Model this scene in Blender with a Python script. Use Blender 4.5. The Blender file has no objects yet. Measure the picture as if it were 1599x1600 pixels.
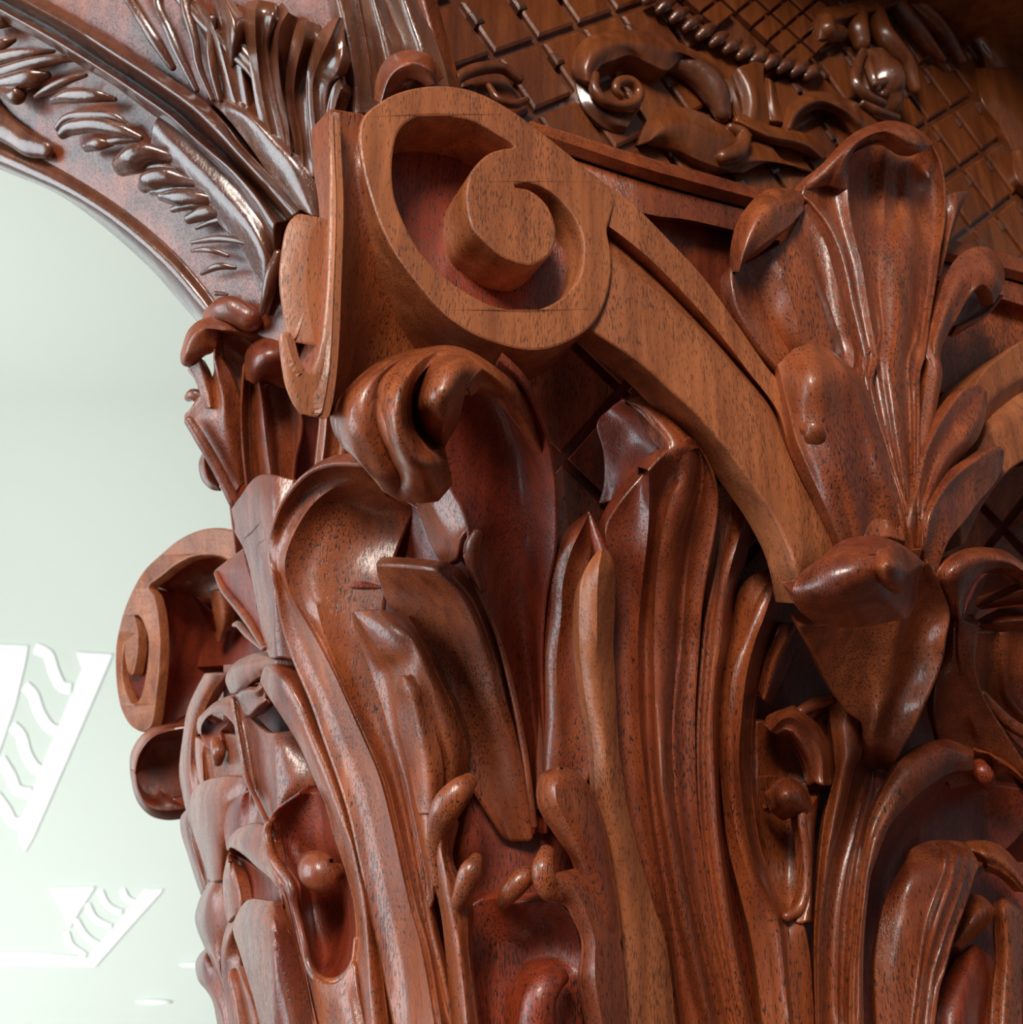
import bpy, math, random
import numpy as np
from mathutils import Vector
from mathutils.geometry import tessellate_polygon
random.seed(7)
# ------------------------------------------------------------------ camera
SC = bpy.context.scene
COL = SC.collection
CAM = np.array([0.0, 0.0, 1.60])
PITCH = math.radians(23.0)
FPX = 1650.0
SP, CP = math.sin(PITCH), math.cos(PITCH)
RGT = np.array([1.0, 0, 0]); UPV = np.array([0, -SP, CP]); FWD = np.array([0, CP, SP])
cd = bpy.data.cameras.new('camera'); cam = bpy.data.objects.new('camera', cd); COL.objects.link(cam)
cam.location = CAM.tolist(); cam.rotation_euler = (math.pi/2 + PITCH, 0, 0)
cd.sensor_width = 36; cd.sensor_fit = 'HORIZONTAL'; cd.lens = FPX/1599*36
cd.clip_start = 0.02; cd.clip_end = 200
cd.dof.use_dof = True; cd.dof.focus_distance = 0.60; cd.dof.aperture_fstop = 16
SC.camera = cam
# ------------------------------------------------------------------ world, lights, exposure
SC.view_settings.view_transform = 'Standard'; SC.view_settings.look = 'None'
SC.view_settings.gamma = 1; SC.view_settings.use_curve_mapping = False
SC.view_settings.exposure = 0.2
W = bpy.data.worlds.new('room_light'); SC.world = W; W.use_nodes = True
bgn = W.node_tree.nodes['Background']; bgn.inputs[0].default_value = (0.85, 0.92, 0.95, 1); bgn.inputs[1].default_value = 0.12
def area(name, loc, target, sx, sy, power, color):
    l = bpy.data.lights.new(name, 'AREA'); l.shape = 'RECTANGLE'; l.size = sx; l.size_y = sy
    l.energy = power; l.color = color
    o = bpy.data.objects.new(name, l); COL.objects.link(o); o.location = loc
    o.rotation_euler = (Vector(target) - Vector(loc)).to_track_quat('-Z', 'Y').to_euler()
    return o
area('window_daylight', (-2.6, -0.2, 1.9), (0.0, 0.6, 1.9), 2.0, 2.0, 62, (0.78, 0.93, 1.0))
area('side_sheen_light', (-2.9, 2.6, 1.9), (0.0, 0.7, 1.9), 2.4, 2.4, 12, (0.80, 0.93, 1.0))  # added unseen lamp, gives the grazing sheen of the bright wall at left
area('high_window_daylight', (-0.6, -1.8, 3.3), (0.1, 0.7, 1.8), 0.8, 0.9, 66, (1.0, 0.92, 0.82))
area('wall_wash_light', (-6.0, 4.5, 0.6), (-3.5, 10.9, 4.0), 5.0, 2.5, 800, (0.90, 0.95, 0.96))  # added unseen lamp below view, brightens the far wall and ceiling
# ------------------------------------------------------------------ pixel + depth -> point
def P3(u, v, d):
    u = np.asarray(u, float); v = np.asarray(v, float); d = np.asarray(d, float)
    a = ((u-800)/FPX*d)[..., None]; b = ((800-v)/FPX*d)[..., None]
    return CAM + RGT*a + UPV*b + FWD*d[..., None]
# the capital: a square pier turned away from the lens, corner towards us
CTR = np.array([0.073, 0.909])
FX = np.array([0.90, 0.434]); FX /= np.linalg.norm(FX)      # along the right hand face
FN = np.array([FX[1], -FX[0]])                              # outward normal of that face
def half(z):                                                 # half width of the bell at height z over the lens
    z = np.asarray(z)
    return 0.236 + 0.035*np.clip((z-0.02)/0.30, 0, 1)**1.5 - 0.01*np.clip((0.05-z)/0.3, 0, 1)
def _bell_grid():
    st = 20; U = np.arange(-400, 2201, st); V = np.arange(-400, 2201, st)
    uu, vv = np.meshgrid(U, V)
    dx = (uu-800)/FPX; dy = CP - SP*(800-vv)/FPX; dz = SP + CP*(800-vv)/FPX
    best = np.full(uu.shape, 9.0); tb = np.zeros(uu.shape); hit = np.zeros(uu.shape, bool)
    for t in np.arange(0.3, 1.3, 0.002):
        x = dx*t-CTR[0]; y = dy*t-CTR[1]
        a = np.abs(x*FX[0]+y*FX[1]); b = np.abs(x*FN[0]+y*FN[1])
        f = (a**5+b**5)**0.2 - half(dz*t)
        m = (f < best) & ~hit; best = np.where(m, f, best); tb = np.where(m, t, tb)
        hit |= f <= 0
    k = np.ones(5)/5                                        # soften
    for _ in range(2):
        tb = np.apply_along_axis(lambda r: np.convolve(np.pad(r, 2, 'edge'), k, 'valid'), 0, tb)
        tb = np.apply_along_axis(lambda r: np.convolve(np.pad(r, 2, 'edge'), k, 'valid'), 1, tb)
    return st, tb
_st, _tb = _bell_grid()
def BELL(u, v):
    x = np.clip((np.asarray(u, float)+400)/_st, 0, _tb.shape[1]-1.001); y = np.clip((np.asarray(v, float)+400)/_st, 0, _tb.shape[0]-1.001)
    i = x.astype(int); j = y.astype(int); fx = x-i; fy = y-j
    return (_tb[j, i]*(1-fx)+_tb[j, i+1]*fx)*(1-fy) + (_tb[j+1, i]*(1-fx)+_tb[j+1, i+1]*fx)*fy
def SB(u, v):                                                # bell with the leaf tops leaning out over the lens
    return BELL(u, v) - 0.03 - 0.085*np.clip((1230-np.asarray(v, float))/370, 0, 1.15)
def plane(p, n):
    p = np.array(p, float); n = np.array(n, float); n /= np.linalg.norm(n)
    def f(u, v):
        u = np.asarray(u, float); v = np.asarray(v, float)
        den = (u-800)/FPX*n[0] + (CP - SP*(800-v)/FPX)*n[1] + (SP+CP*(800-v)/FPX)*n[2]
        return (p@n)/den
    f.n = n
    return f
NF = np.array([FN[0], FN[1], 0.0]); NL = np.array([-FX[0], -FX[1], 0.0])   # outward normals: right face, left face
FACE = plane((-0.090, 0.441, 0.32), NF)
LEFT = plane((-0.090, 0.441, 0.32), NL)
def const(d):
    return lambda u, v: np.full(np.shape(u), float(d))
def tilt(d0, du=0, dv=0, u0=800, v0=800):                    # depth plane: d0 at (u0,v0), slopes per 1000 px
    return lambda u, v: d0 + (np.asarray(u, float)-u0)/1000*du + (np.asarray(v, float)-v0)/1000*dv
# ------------------------------------------------------------------ curves
def cr(pts, n, closed=False):                                # Catmull-Rom, resampled evenly to n points
    p = np.array(pts, float)
    if len(p) == 2 and not closed:
        t = np.linspace(0, 1, n)[:, None]; return p[0]*(1-t)+p[1]*t
    if closed: q = np.vstack([p[-1], p, p[0], p[1]]); m = len(p)
    else: q = np.vstack([2*p[0]-p[1], p, 2*p[-1]-p[-2]]); m = len(p)-1
    out = []
    for i in range(m):
        a, b, c, d = q[i], q[i+1], q[i+2], q[i+3]
        for t in np.arange(0, 1, 1/12):
            out.append(0.5*((2*b)+(c-a)*t+(2*a-5*b+4*c-d)*t*t+(3*b-a-3*c+d)*t**3))
    out.append(q[-2]); o = np.array(out)
    s = np.r_[0, np.cumsum(np.linalg.norm(np.diff(o[:, :2], axis=0), axis=1)+1e-6)]
    tt = np.linspace(0, s[-1], n+1)[:-1] if closed else np.linspace(0, s[-1], n)
    return np.stack([np.interp(tt, s, o[:, k]) for k in range(o.shape[1])], 1)
REG = {'0': (0, 0, 1.0), '1': (0, 0, 2.665), '2': (500, 0, 2.665), '3': (1000, 0, 2.667), '4': (150, 500, 2.665), '5': (600, 500, 2.665),
       '6': (1050, 500, 2.909), '7': (150, 1000, 2.665), '8': (600, 1000, 2.665), '9': (1050, 1000, 2.67)}
def rd(s, reg='0', h0=0.0):                                  # "x,y,h x,y ..." -> array
    ox, oy, k = REG[reg]; r = []; h = h0
    for w in s.split():
        f = [float(a) for a in w.split(',')]
        if len(f) > 2: h = f[2]
        r.append((ox+f[0]/k, oy+f[1]/k, h))
    return np.array(r)
def poly(s, reg='0'):
    return rd(s, reg)[:, :2]
# ------------------------------------------------------------------ objects
ORG = {}
def mesh_obj(name, verts, faces, mat, parent=None, smooth=True):
    verts = np.asarray(verts, float)
    if parent is not None: verts = verts - ORG[parent.name]
    me = bpy.data.meshes.new(name); me.from_pydata(verts.tolist(), [], [list(map(int, f)) for f in faces]); me.update()
    if smooth:
        me.polygons.foreach_set('use_smooth', [True]*len(me.polygons))
        try: me.set_sharp_from_angle(angle=math.radians(48))
        except Exception: pass
    me.materials.append(mat)
    o = bpy.data.objects.new(name, me); COL.objects.link(o)
    ORG[o.name] = ORG[parent.name] if parent is not None else np.zeros(3)
    if parent is not None: o.parent = parent
    return o
def thing(name, loc, label, cat, group=None):
    o = bpy.data.objects.new(name, None); COL.objects.link(o); o.location = loc; o.empty_display_size = 0.05
    ORG[o.name] = np.array(loc, float); o['label'] = label; o['category'] = cat
    if group: o['group'] = group
    return o
def _close(Pg, N, thick, rr, flipw):
    """front grid, rounded lip all round, back grid"""
    nt, ns = Pg.shape[:2]
    idx = [(0, j) for j in range(ns)] + [(i, ns-1) for i in range(1, nt)] + [(nt-1, j) for j in range(ns-2, -1, -1)] + [(i, 0) for i in range(nt-2, 0, -1)]
    ii = np.array([a for a, b in idx]); jj = np.array([b for a, b in idx])
    B = Pg[ii, jj]; Nb = N[ii, jj]
    T = np.roll(B, -1, 0)-np.roll(B, 1, 0)
    O = np.cross(T, Nb); L = np.linalg.norm(O, axis=1, keepdims=True); O = O/np.maximum(L, 1e-9)
    inward = (Pg[np.clip(ii, 1, nt-2), np.clip(jj, 1, ns-2)]-B)
    if np.mean(np.sum(O*inward, 1)) > 0: O = -O
    Nm = N.mean(1); Nm /= np.maximum(np.linalg.norm(Nm, axis=1, keepdims=True), 1e-9)      # steadier inward direction
    w_ = max(3, nt//5)|1; pad = np.pad(Nm, ((w_//2, w_//2), (0, 0)), 'edge')
    Nm = np.stack([np.convolve(pad[:, c], np.ones(w_)/w_, 'valid') for c in range(3)], 1); Nm /= np.maximum(np.linalg.norm(Nm, axis=1, keepdims=True), 1e-9)
    NB = np.repeat(Nm[:, None], ns, 1); Nr = Nb*0.4+Nm[ii]*0.6; Nr /= np.linalg.norm(Nr, axis=1, keepdims=True)
    O = O - Nr*np.sum(O*Nr, 1, keepdims=True); O /= np.maximum(np.linalg.norm(O, axis=1, keepdims=True), 1e-9)
    rings = []
    for a in (35, 65, 90):
        a = math.radians(a); rings.append(B + O*rr*math.sin(a) - Nr*rr*(1-math.cos(a)))
    back = Pg - NB*thick
    rings.append(back[ii, jj] + O*rr*0.7)
    V = [Pg.reshape(-1, 3), back.reshape(-1, 3)] + rings
    off = nt*ns; F = []
    g = np.arange(nt*ns).reshape(nt, ns)
    q = np.stack([g[:-1, :-1], g[1:, :-1], g[1:, 1:], g[:-1, 1:]], -1).reshape(-1, 4)
    F += q.tolist(); F += (q[:, ::-1]+off).tolist()
    nb = len(idx); prev = g[ii, jj]; base = 2*off
    for r in range(4):
        cur = base + r*nb + np.arange(nb)
        F += np.stack([prev, cur, np.roll(cur, -1), np.roll(prev, -1)], -1).tolist(); prev = cur
    bk = g[ii, jj]+off
    F += np.stack([prev, bk, np.roll(bk, -1), np.roll(prev, -1)], -1).tolist()
    F = [list(reversed(f)) for f in F] if flipw else F
    return np.vstack(V), F
def grid_normals(Pg):
    dt = np.gradient(Pg, axis=0); ds = np.gradient(Pg, axis=1); N = np.cross(dt, ds)
    N /= np.maximum(np.linalg.norm(N, axis=2, keepdims=True), 1e-12)
    return N
def patch(name, rails, mat, parent, base=BELL, reg='0', flute=0, lin=False, thick=9, rr=1.3, nt=44, ns=5, dh=0, face=1, taper=0.12, roll=None):
    """lofted carving: rails run root to tip; flute = scoop depth in mm between neighbours (negative bulges)"""
    R = np.stack([cr(rd(s, reg) if isinstance(s, str) else s, nt) for s in rails], 1)      # nt, nr, 3
    nr = R.shape[1]; fl = flute if isinstance(flute, (list, tuple)) else [flute]*(nr-1)
    t = np.linspace(0, 1, nt)
    tp = np.clip(np.minimum(t/taper, (1-t)/taper), 0, 1) if taper > 0 else np.ones(nt)
    tp = np.sin(tp*math.pi/2)
    cols = []
    ext = np.concatenate([2*R[:, :1]-R[:, 1:2], R, 2*R[:, -1:]-R[:, -2:-1]], 1)
    for k in range(nr-1):
        for s in np.linspace(0, 1, ns+1)[: (None if k == nr-2 else -1)]:
            if lin or fl[k] != 0: c = R[:, k]*(1-s)+R[:, k+1]*s
            else:
                a, b, c_, d = ext[:, k], ext[:, k+1], ext[:, k+2], ext[:, k+3]
                c = 0.5*((2*b)+(c_-a)*s+(2*a-5*b+4*c_-d)*s*s+(3*b-a-3*c_+d)*s**3)
            c = c.copy(); c[:, 2] -= fl[k]*math.sin(math.pi*s)*tp
            cols.append(c)
    G = np.stack(cols, 1)
    d = base(G[..., 0], G[..., 1]) - (G[..., 2]+dh)/1000
    Pg = P3(G[..., 0], G[..., 1], d)
    N = grid_normals(Pg)
    view = CAM - Pg; s = np.mean(np.sum(N*view, 2)[: max(3, nt//2)])
    flip = s < 0
    if face < 0: flip = not flip
    if flip: N = -N
    V, F = _close(Pg, N, thick/1000, rr/1000, not flip)
    return mesh_obj(name, V, F, mat, parent)
def tube(name, pts, mat, parent, base=BELL, reg='0', n=40, sides=18, flat=1.0, dh=0, cap=1.0):
    """rounded carving along "x,y,h,r" points, r in full-frame pixels"""
    ox, oy, k = REG[reg]; r = []
    for w in pts.split():
        f = [float(a) for a in w.split(',')]; r.append((ox+f[0]/k, oy+f[1]/k, f[2], f[3]))
    C = cr(r, n)
    d = base(C[:, 0], C[:, 1]) - (C[:, 2]+dh)/1000
    X = P3(C[:, 0], C[:, 1], d); rad = C[:, 3]*d/FPX
    T = np.gradient(X, axis=0); T /= np.linalg.norm(T, axis=1, keepdims=True)
    rings = []; rs = []
    a0 = np.linspace(0, math.pi/2, 6)[:-1]
    for a in a0: rings.append((X[0]-T[0]*rad[0]*math.cos(a)*cap, T[0], rad[0]*math.sin(a)))
    for i in range(n): rings.append((X[i], T[i], rad[i]))
    for a in a0[::-1]: rings.append((X[-1]+T[-1]*rad[-1]*math.cos(a)*cap, T[-1], rad[-1]*math.sin(a)))
    V = []; ang = np.linspace(0, 2*math.pi, sides, endpoint=False)
    for c, t, q in rings:
        w = CAM-c; w /= np.linalg.norm(w); s = np.cross(t, w); s /= max(np.linalg.norm(s), 1e-9); w2 = np.cross(s, t)
        V.append(c + np.outer(np.cos(ang), s)*q + np.outer(np.sin(ang), w2)*q*flat)
    V = np.vstack(V); m = len(rings); F = []
    for i in range(m-1):
        for j in range(sides): F.append((i*sides+j, i*sides+(j+1) % sides, (i+1)*sides+(j+1) % sides, (i+1)*sides+j))
    F.append(list(range(sides))[::-1]); F.append([(m-1)*sides+j for j in range(sides)])
    return mesh_obj(name, V, F, mat, parent)
def prism(name, outer, mat, parent, base, back, depth, holes=(), h=0, reg='0', bev=1.5, n=None, smooth_curve=True):
    """flat sawn face with outline (and holes), walls running back along a world direction"""
    loops = []
    for k, s in enumerate([outer]+list(holes)):
        p = poly(s, reg) if isinstance(s, str) else np.array(s)
        q = cr(np.c_[p, np.zeros(len(p))], n or len(p)*6, closed=True)[:, :2] if smooth_curve else p
        loops.append(q)
    back = np.array(back, float); back /= np.linalg.norm(back)
    V = []; F = []; tess = []; start = []
    for q in loops:
        d = base(q[:, 0], q[:, 1]) - h/1000
        X = P3(q[:, 0], q[:, 1], d)
        area2 = 0.5*np.sum(q[:, 0]*np.roll(q[:, 1], -1)-np.roll(q[:, 0], -1)*q[:, 1])
        T = np.roll(X, -1, 0)-np.roll(X, 1, 0); O = np.cross(T, back); O /= np.maximum(np.linalg.norm(O, axis=1, keepdims=True), 1e-9)
        outw = O if area2 > 0 else -O     # outwards from this loop's own area
        c = X.mean(0)
        if np.mean(np.sum(outw*(X-c), 1)) < 0: outw = -outw
        if len(V): outw = -outw           # holes: solid lies outside
        s0 = sum(len(a) for a in V); start.append(s0)
        V += [X-outw*bev/1000, X-outw*bev*0.3/1000+back*bev*0.3/1000, X+back*bev/1000, X+back*depth/1000]
        m = len(X)
        for r in range(3):
            a = s0+r*m+np.arange(m); b = a+m
            f = np.stack([a, np.roll(a, -1), np.roll(b, -1), b], -1).tolist(); F += f
        tess.append([Vector(tuple(x)) for x in P3(q[:, 0], q[:, 1], np.ones(len(q)))])
    # tessellate in pixel space
    loops2 = [[Vector((a, b, 0)) for a, b in q] for q in loops]
    cum = np.cumsum([0]+[len(q) for q in loops])
    def idx(i, layer):
        for k in range(len(loops)):
            if i < cum[k+1]: return start[k] + layer*len(loops[k]) + (i-cum[k])
    for tri in tessellate_polygon(loops2):
        F.append([idx(i, 0) for i in tri]); F.append([idx(i, 3) for i in reversed(tri)])
    nflat = len(F)-sum(len(q) for q in loops)*3
    fset = set(i for k, q in enumerate(loops) for i in range(start[k], start[k]+len(q)))
    o = mesh_obj(name, np.vstack(V), F, mat, parent, smooth=False)
    import bmesh
    bm = bmesh.new(); bm.from_mesh(o.data); bm.faces.ensure_lookup_table(); fl_ = bm.faces[len(bm.faces)-nflat:]
    front = [f for f in fl_ if all(v.index in fset for v in f.verts)]
    fs = set(front); es = [e for e in bm.edges if len(e.link_faces) == 2 and all(f in fs for f in e.link_faces)]
    bmesh.ops.beautify_fill(bm, faces=front, edges=es)
    bmesh.ops.recalc_face_normals(bm, faces=bm.faces); bm.to_mesh(o.data); bm.free()
    o.data.set_sharp_from_angle(angle=math.radians(40)); pl_ = o.data.polygons; pl_.foreach_set('use_smooth', [not (len(p.vertices) == 3) for p in pl_])
    return o
def box(name, c, X, Y, Z, mat, parent):                      # half-extent vectors
    c = np.array(c); X, Y, Z = map(np.array, (X, Y, Z)); V = [c+sx*X+sy*Y+sz*Z for sz in (-1, 1) for sy in (-1, 1) for sx in (-1, 1)]
    F = [(0, 2, 3, 1), (4, 5, 7, 6), (0, 1, 5, 4), (2, 6, 7, 3), (0, 4, 6, 2), (1, 3, 7, 5)]
    return mesh_obj(name, V, F, mat, parent, smooth=False)
# ------------------------------------------------------------------ materials
def wood(name, c1, c2, rough=0.36, coat=0.35, pore=0.9, bump=0.3, coatr=0.22):
    m = bpy.data.materials.new(name); m.use_nodes = True; nt = m.node_tree; N = nt.nodes; L = nt.links
    b = N['Principled BSDF']; g = N.new('ShaderNodeNewGeometry')
    def mapped(s):
        mp = N.new('ShaderNodeMapping'); mp.inputs['Scale'].default_value = s; L.new(g.outputs['Position'], mp.inputs[0]); return mp
    def noise(mp, sc, det, r=0.5, dist=0):
        n = N.new('ShaderNodeTexNoise'); n.inputs['Scale'].default_value = sc; n.inputs['Detail'].default_value = det
        n.inputs['Roughness'].default_value = r; n.inputs['Distortion'].default_value = dist; L.new(mp.outputs[0], n.inputs[0]); return n
    def ramp(src, stops):
        r = N.new('ShaderNodeValToRGB'); e = r.color_ramp.elements
        while len(e) < len(stops): e.new(0.5)
        for k, (p, c) in enumerate(stops): e[k].position = p; e[k].color = (*c, 1) if len(c) == 3 else c
        L.new(src, r.inputs[0]); return r
    big = noise(mapped((9, 9, 3)), 1.0, 4, 0.6, 0.6)
    fig = noise(mapped((90, 90, 7)), 1.0, 3, 0.6, 0.3)
    col = ramp(big.outputs[0], [(0.33, c1), (0.68, c2)])
    fr = ramp(fig.outputs[0], [(0.3, (0.62, 0.54, 0.48)), (0.7, (1.25, 1.25, 1.2))])
    mx = N.new('ShaderNodeMix'); mx.data_type = 'RGBA'; mx.blend_type = 'MULTIPLY'; mx.inputs[0].default_value = 1
    L.new(col.outputs[0], mx.inputs[6]); L.new(fr.outputs[0], mx.inputs[7])
    po = noise(mapped((1450, 1450, 210)), 1.0, 2, 0.5)
    dn = noise(mapped((30, 30, 14)), 1.0, 2, 0.5)
    ad = N.new('ShaderNodeMath'); ad.operation = 'MULTIPLY_ADD'; L.new(dn.outputs[0], ad.inputs[0]); ad.inputs[1].default_value = 0.25; L.new(po.outputs[0], ad.inputs[2])
    pr = ramp(ad.outputs[0], [(0.69, (0, 0, 0)), (0.75, (1, 1, 1))])
    ps = N.new('ShaderNodeMath'); ps.operation = 'MULTIPLY'; ps.inputs[1].default_value = pore; L.new(pr.outputs[0], ps.inputs[0])
    m2 = N.new('ShaderNodeMix'); m2.data_type = 'RGBA'; L.new(ps.outputs[0], m2.inputs[0]); L.new(mx.outputs[2], m2.inputs[6]); m2.inputs[7].default_value = (0.018, 0.007, 0.005, 1)
    L.new(m2.outputs[2], b.inputs['Base Color'])
    rn = noise(mapped((40, 40, 40)), 1.0, 3); rm = N.new('ShaderNodeMapRange'); rm.inputs['To Min'].default_value = rough-0.08; rm.inputs['To Max'].default_value = rough+0.12
    L.new(rn.outputs[0], rm.inputs[0]); L.new(rm.outputs[0], b.inputs['Roughness'])
    b.inputs['Coat Weight'].default_value = coat; b.inputs['Coat Roughness'].default_value = coatr
    fb = noise(mapped((60, 60, 30)), 1.0, 3); fg = noise(mapped((900, 900, 900)), 1.0, 2)
    s1 = N.new('ShaderNodeMath'); s1.operation = 'MULTIPLY_ADD'; L.new(fb.outputs[0], s1.inputs[0]); s1.inputs[1].default_value = 5.0
    s0 = N.new('ShaderNodeMath'); s0.operation = 'MULTIPLY_ADD'; L.new(fg.outputs[0], s0.inputs[0]); s0.inputs[1].default_value = 0.35
    s2 = N.new('ShaderNodeMath'); s2.operation = 'MULTIPLY'; L.new(ps.outputs[0], s2.inputs[0]); s2.inputs[1].default_value = -0.7
    L.new(s2.outputs[0], s0.inputs[2]); L.new(s0.outputs[0], s1.inputs[2])
    bp = N.new('ShaderNodeBump'); bp.inputs['Strength'].default_value = bump; bp.inputs['Distance'].default_value = 0.0006
    L.new(s1.outputs[0], bp.inputs['Height']); L.new(bp.outputs[0], b.inputs['Normal']); L.new(bp.outputs[0], b.inputs['Coat Normal'])
    return m
def plain(name, c, rough=0.8, noise_amt=0.03):
    m = bpy.data.materials.new(name); m.use_nodes = True; nt = m.node_tree; N = nt.nodes; L = nt.links; b = N['Principled BSDF']
    n = N.new('ShaderNodeTexNoise'); n.inputs['Scale'].default_value = 3; n.inputs['Detail'].default_value = 4
    r = N.new('ShaderNodeValToRGB'); r.color_ramp.elements[0].color = (*[x*(1-noise_amt) for x in c], 1); r.color_ramp.elements[1].color = (*[min(1, x*(1+noise_amt)) for x in c], 1)
    L.new(n.outputs[0], r.inputs[0]); L.new(r.outputs[0], b.inputs['Base Color']); b.inputs['Roughness'].default_value = rough
    return m
WM = wood('carved_mahogany', (0.18, 0.026, 0.008), (0.42, 0.105, 0.028), rough=0.40, coat=0.7, coatr=0.22)
WT = wood('sawn_mahogany_face', (0.34, 0.098, 0.034), (0.50, 0.165, 0.060), rough=0.45, coat=0.2, pore=0.6)
WR = wood('red_stained_mahogany', (0.18, 0.019, 0.007), (0.36, 0.055, 0.015), rough=0.40, coat=0.5, coatr=0.26)
WD = wood('glossy_dark_mahogany', (0.11, 0.030, 0.015), (0.20, 0.068, 0.028), rough=0.25, coat=1.0, pore=0.25, coatr=0.13)
WP = wood('lacquered_panel_wood', (0.13, 0.030, 0.009), (0.27, 0.076, 0.018), rough=0.3, coat=0.5, pore=0.3)
CEIL = plain('cream_ceiling_paint', (0.60, 0.64, 0.58)); WHITE = plain('white_gloss_plaster', (0.93, 0.94, 0.92), 0.5)
# ================================================================== the room
def cove():
    # hall ceiling that rounds down into the far wall
    pr = [(0.6, 6.6)] + [(8.9+2*math.sin(a), 4.6+2*math.cos(a)) for a in np.linspace(0, math.pi/2, 14)] + [(10.9, 0)]
    V = [(x, y, z) for x in (-14, 8) for y, z in pr]; m = len(pr)
    o = mesh_obj('ceiling', V, [(i, i+1, m+i+1, m+i) for i in range(m-1)], CEIL); o['kind'] = 'structure'; return o
cove()
fo = mesh_obj('floor', [(-14, -6, 0), (8, -6, 0), (8, 11, 0), (-14, 11, 0)], [(0, 1, 2, 3)], WD, smooth=False); fo['kind'] = 'structure'
WALLP = plane((0, 10.87-CAM[1], 0), (0, -1, 0))
REG['z'] = (0, 950, 2.465)
def slab(name, pts, parent, closed=True): return prism(name, pts, WHITE, parent, WALLP, (0, 1, 0), 20, reg='z', bev=4, smooth_curve=False)
def wavy(name, pts, w, parent):
    c = cr(rd(pts, 'z'), 14)[:, :2]; t = np.gradient(c, axis=0); t /= np.linalg.norm(t, axis=1, keepdims=True); n = np.stack([-t[:, 1], t[:, 0]], 1)*w/2
    return prism(name, np.vstack([c+n, (c-n)[::-1]]), WHITE, parent, WALLP, (0, 1, 0), 16, h=-3, bev=3, smooth_curve=False)
g1 = thing('plaster_grille', P3(60, 1200, WALLP(60, 1200)), 'bright white plaster grille with slanted bars and wavy rungs, upper one on the pale wall', 'grille')
slab('grille_bar', '-60,138 108,145 100,200 60,370 0,545 -60,700', g1)
slab('grille_bar', '295,170 434,178 400,260 270,560 130,880 96,940 72,890 90,800 180,570 250,400 318,235', g1)
for s_ in ('135,155 185,180 205,240 235,300 275,310', '95,300 128,335 148,395 185,455 230,480', '45,455 80,490 100,560 135,615 185,640', '0,580 40,645 65,700 120,715', '-20,720 20,775 50,825 100,830'):
    wavy('wavy_rung', s_, 17, g1)
g2 = thing('plaster_grille', P3(150, 1440, WALLP(150, 1440)), 'fainter white plaster grille with slanted bars, lower one on the pale wall', 'grille')
slab('grille_bar', '190,1080 366,1075 318,1150 268,1232 250,1190 220,1130', g2)
slab('grille_bar', '560,1085 630,1085 500,1230 366,1382 345,1340 440,1230', g2)
slab('grille_bar', '-40,1325 180,1330 350,1350 366,1382 -40,1372', g2)
for s_ in ('385,1090 410,1140 445,1165 470,1172', '470,1085 490,1120 520,1135', '335,1140 360,1190 395,1215 430,1230', '290,1200 320,1250 350,1280 385,1300', '255,1250 275,1300 330,1340'):
    wavy('wavy_rung', s_, 9, g2)
def downlight(u, v, w, label):
    d = float(WALLP(u, v)); c = P3(u, v, d); r = w/2*d/FPX; V = []; F = []
    for k, (rr_, zz) in enumerate([(1, 0), (0.96, 0.05), (0.8, 0.09), (0.0, 0.11)]):
        for a in np.linspace(0, 2*math.pi, 24, endpoint=False): V.append(c+np.array([r*rr_*math.cos(a), -r*0.22*zz*6, r*0.13*rr_*math.sin(a)]))
    for k in range(3):
        for j in range(24): F.append((k*24+j, k*24+(j+1) % 24, (k+1)*24+(j+1) % 24, (k+1)*24+j))
    F.append(list(range(24)))
    o = mesh_obj('recessed_light', V, F, WHITE); o['label'] = label; o['category'] = 'light'; o['group'] = 'oval lights on the pale wall'
downlight(240, 1566, 56, 'white oval light low on the pale wall, nearer the bottom edge')
downlight(305, 1508, 50, 'white oval light on the pale wall half hidden by the carved leaves')
# ================================================================== the capital
CAP = thing('carved_capital', (float(CTR[0]), float(CTR[1]), 1.50), 'carved reddish mahogany column capital with scroll volutes and curling acanthus leaves', 'capital')
# bell core behind everything
def bell():
    zs = np.linspace(-0.35, 0.42, 44); A = np.linspace(0, 2*math.pi, 96, endpoint=False); V = []; F = []
    for z in zs:
        w = half(z)-0.004
        for a in A:
            c, s = math.cos(a), math.sin(a); r = w/((abs(c)**5+abs(s)**5)**0.2)
            p = CTR + FX*c*r + FN*s*r; V.append((p[0], p[1], CAM[2]+z))
    m = len(A)
    for i in range(len(zs)-1):
        for j in range(m): F.append((i*m+j, i*m+(j+1) % m, (i+1)*m+(j+1) % m, (i+1)*m+j))
    F.append(list(range(m))[::-1]); F.append([(len(zs)-1)*m+j for j in range(m)])
    return mesh_obj('bell', V, F, WR, CAP)
bell()
BK = -NF; BL = -NL
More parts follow.
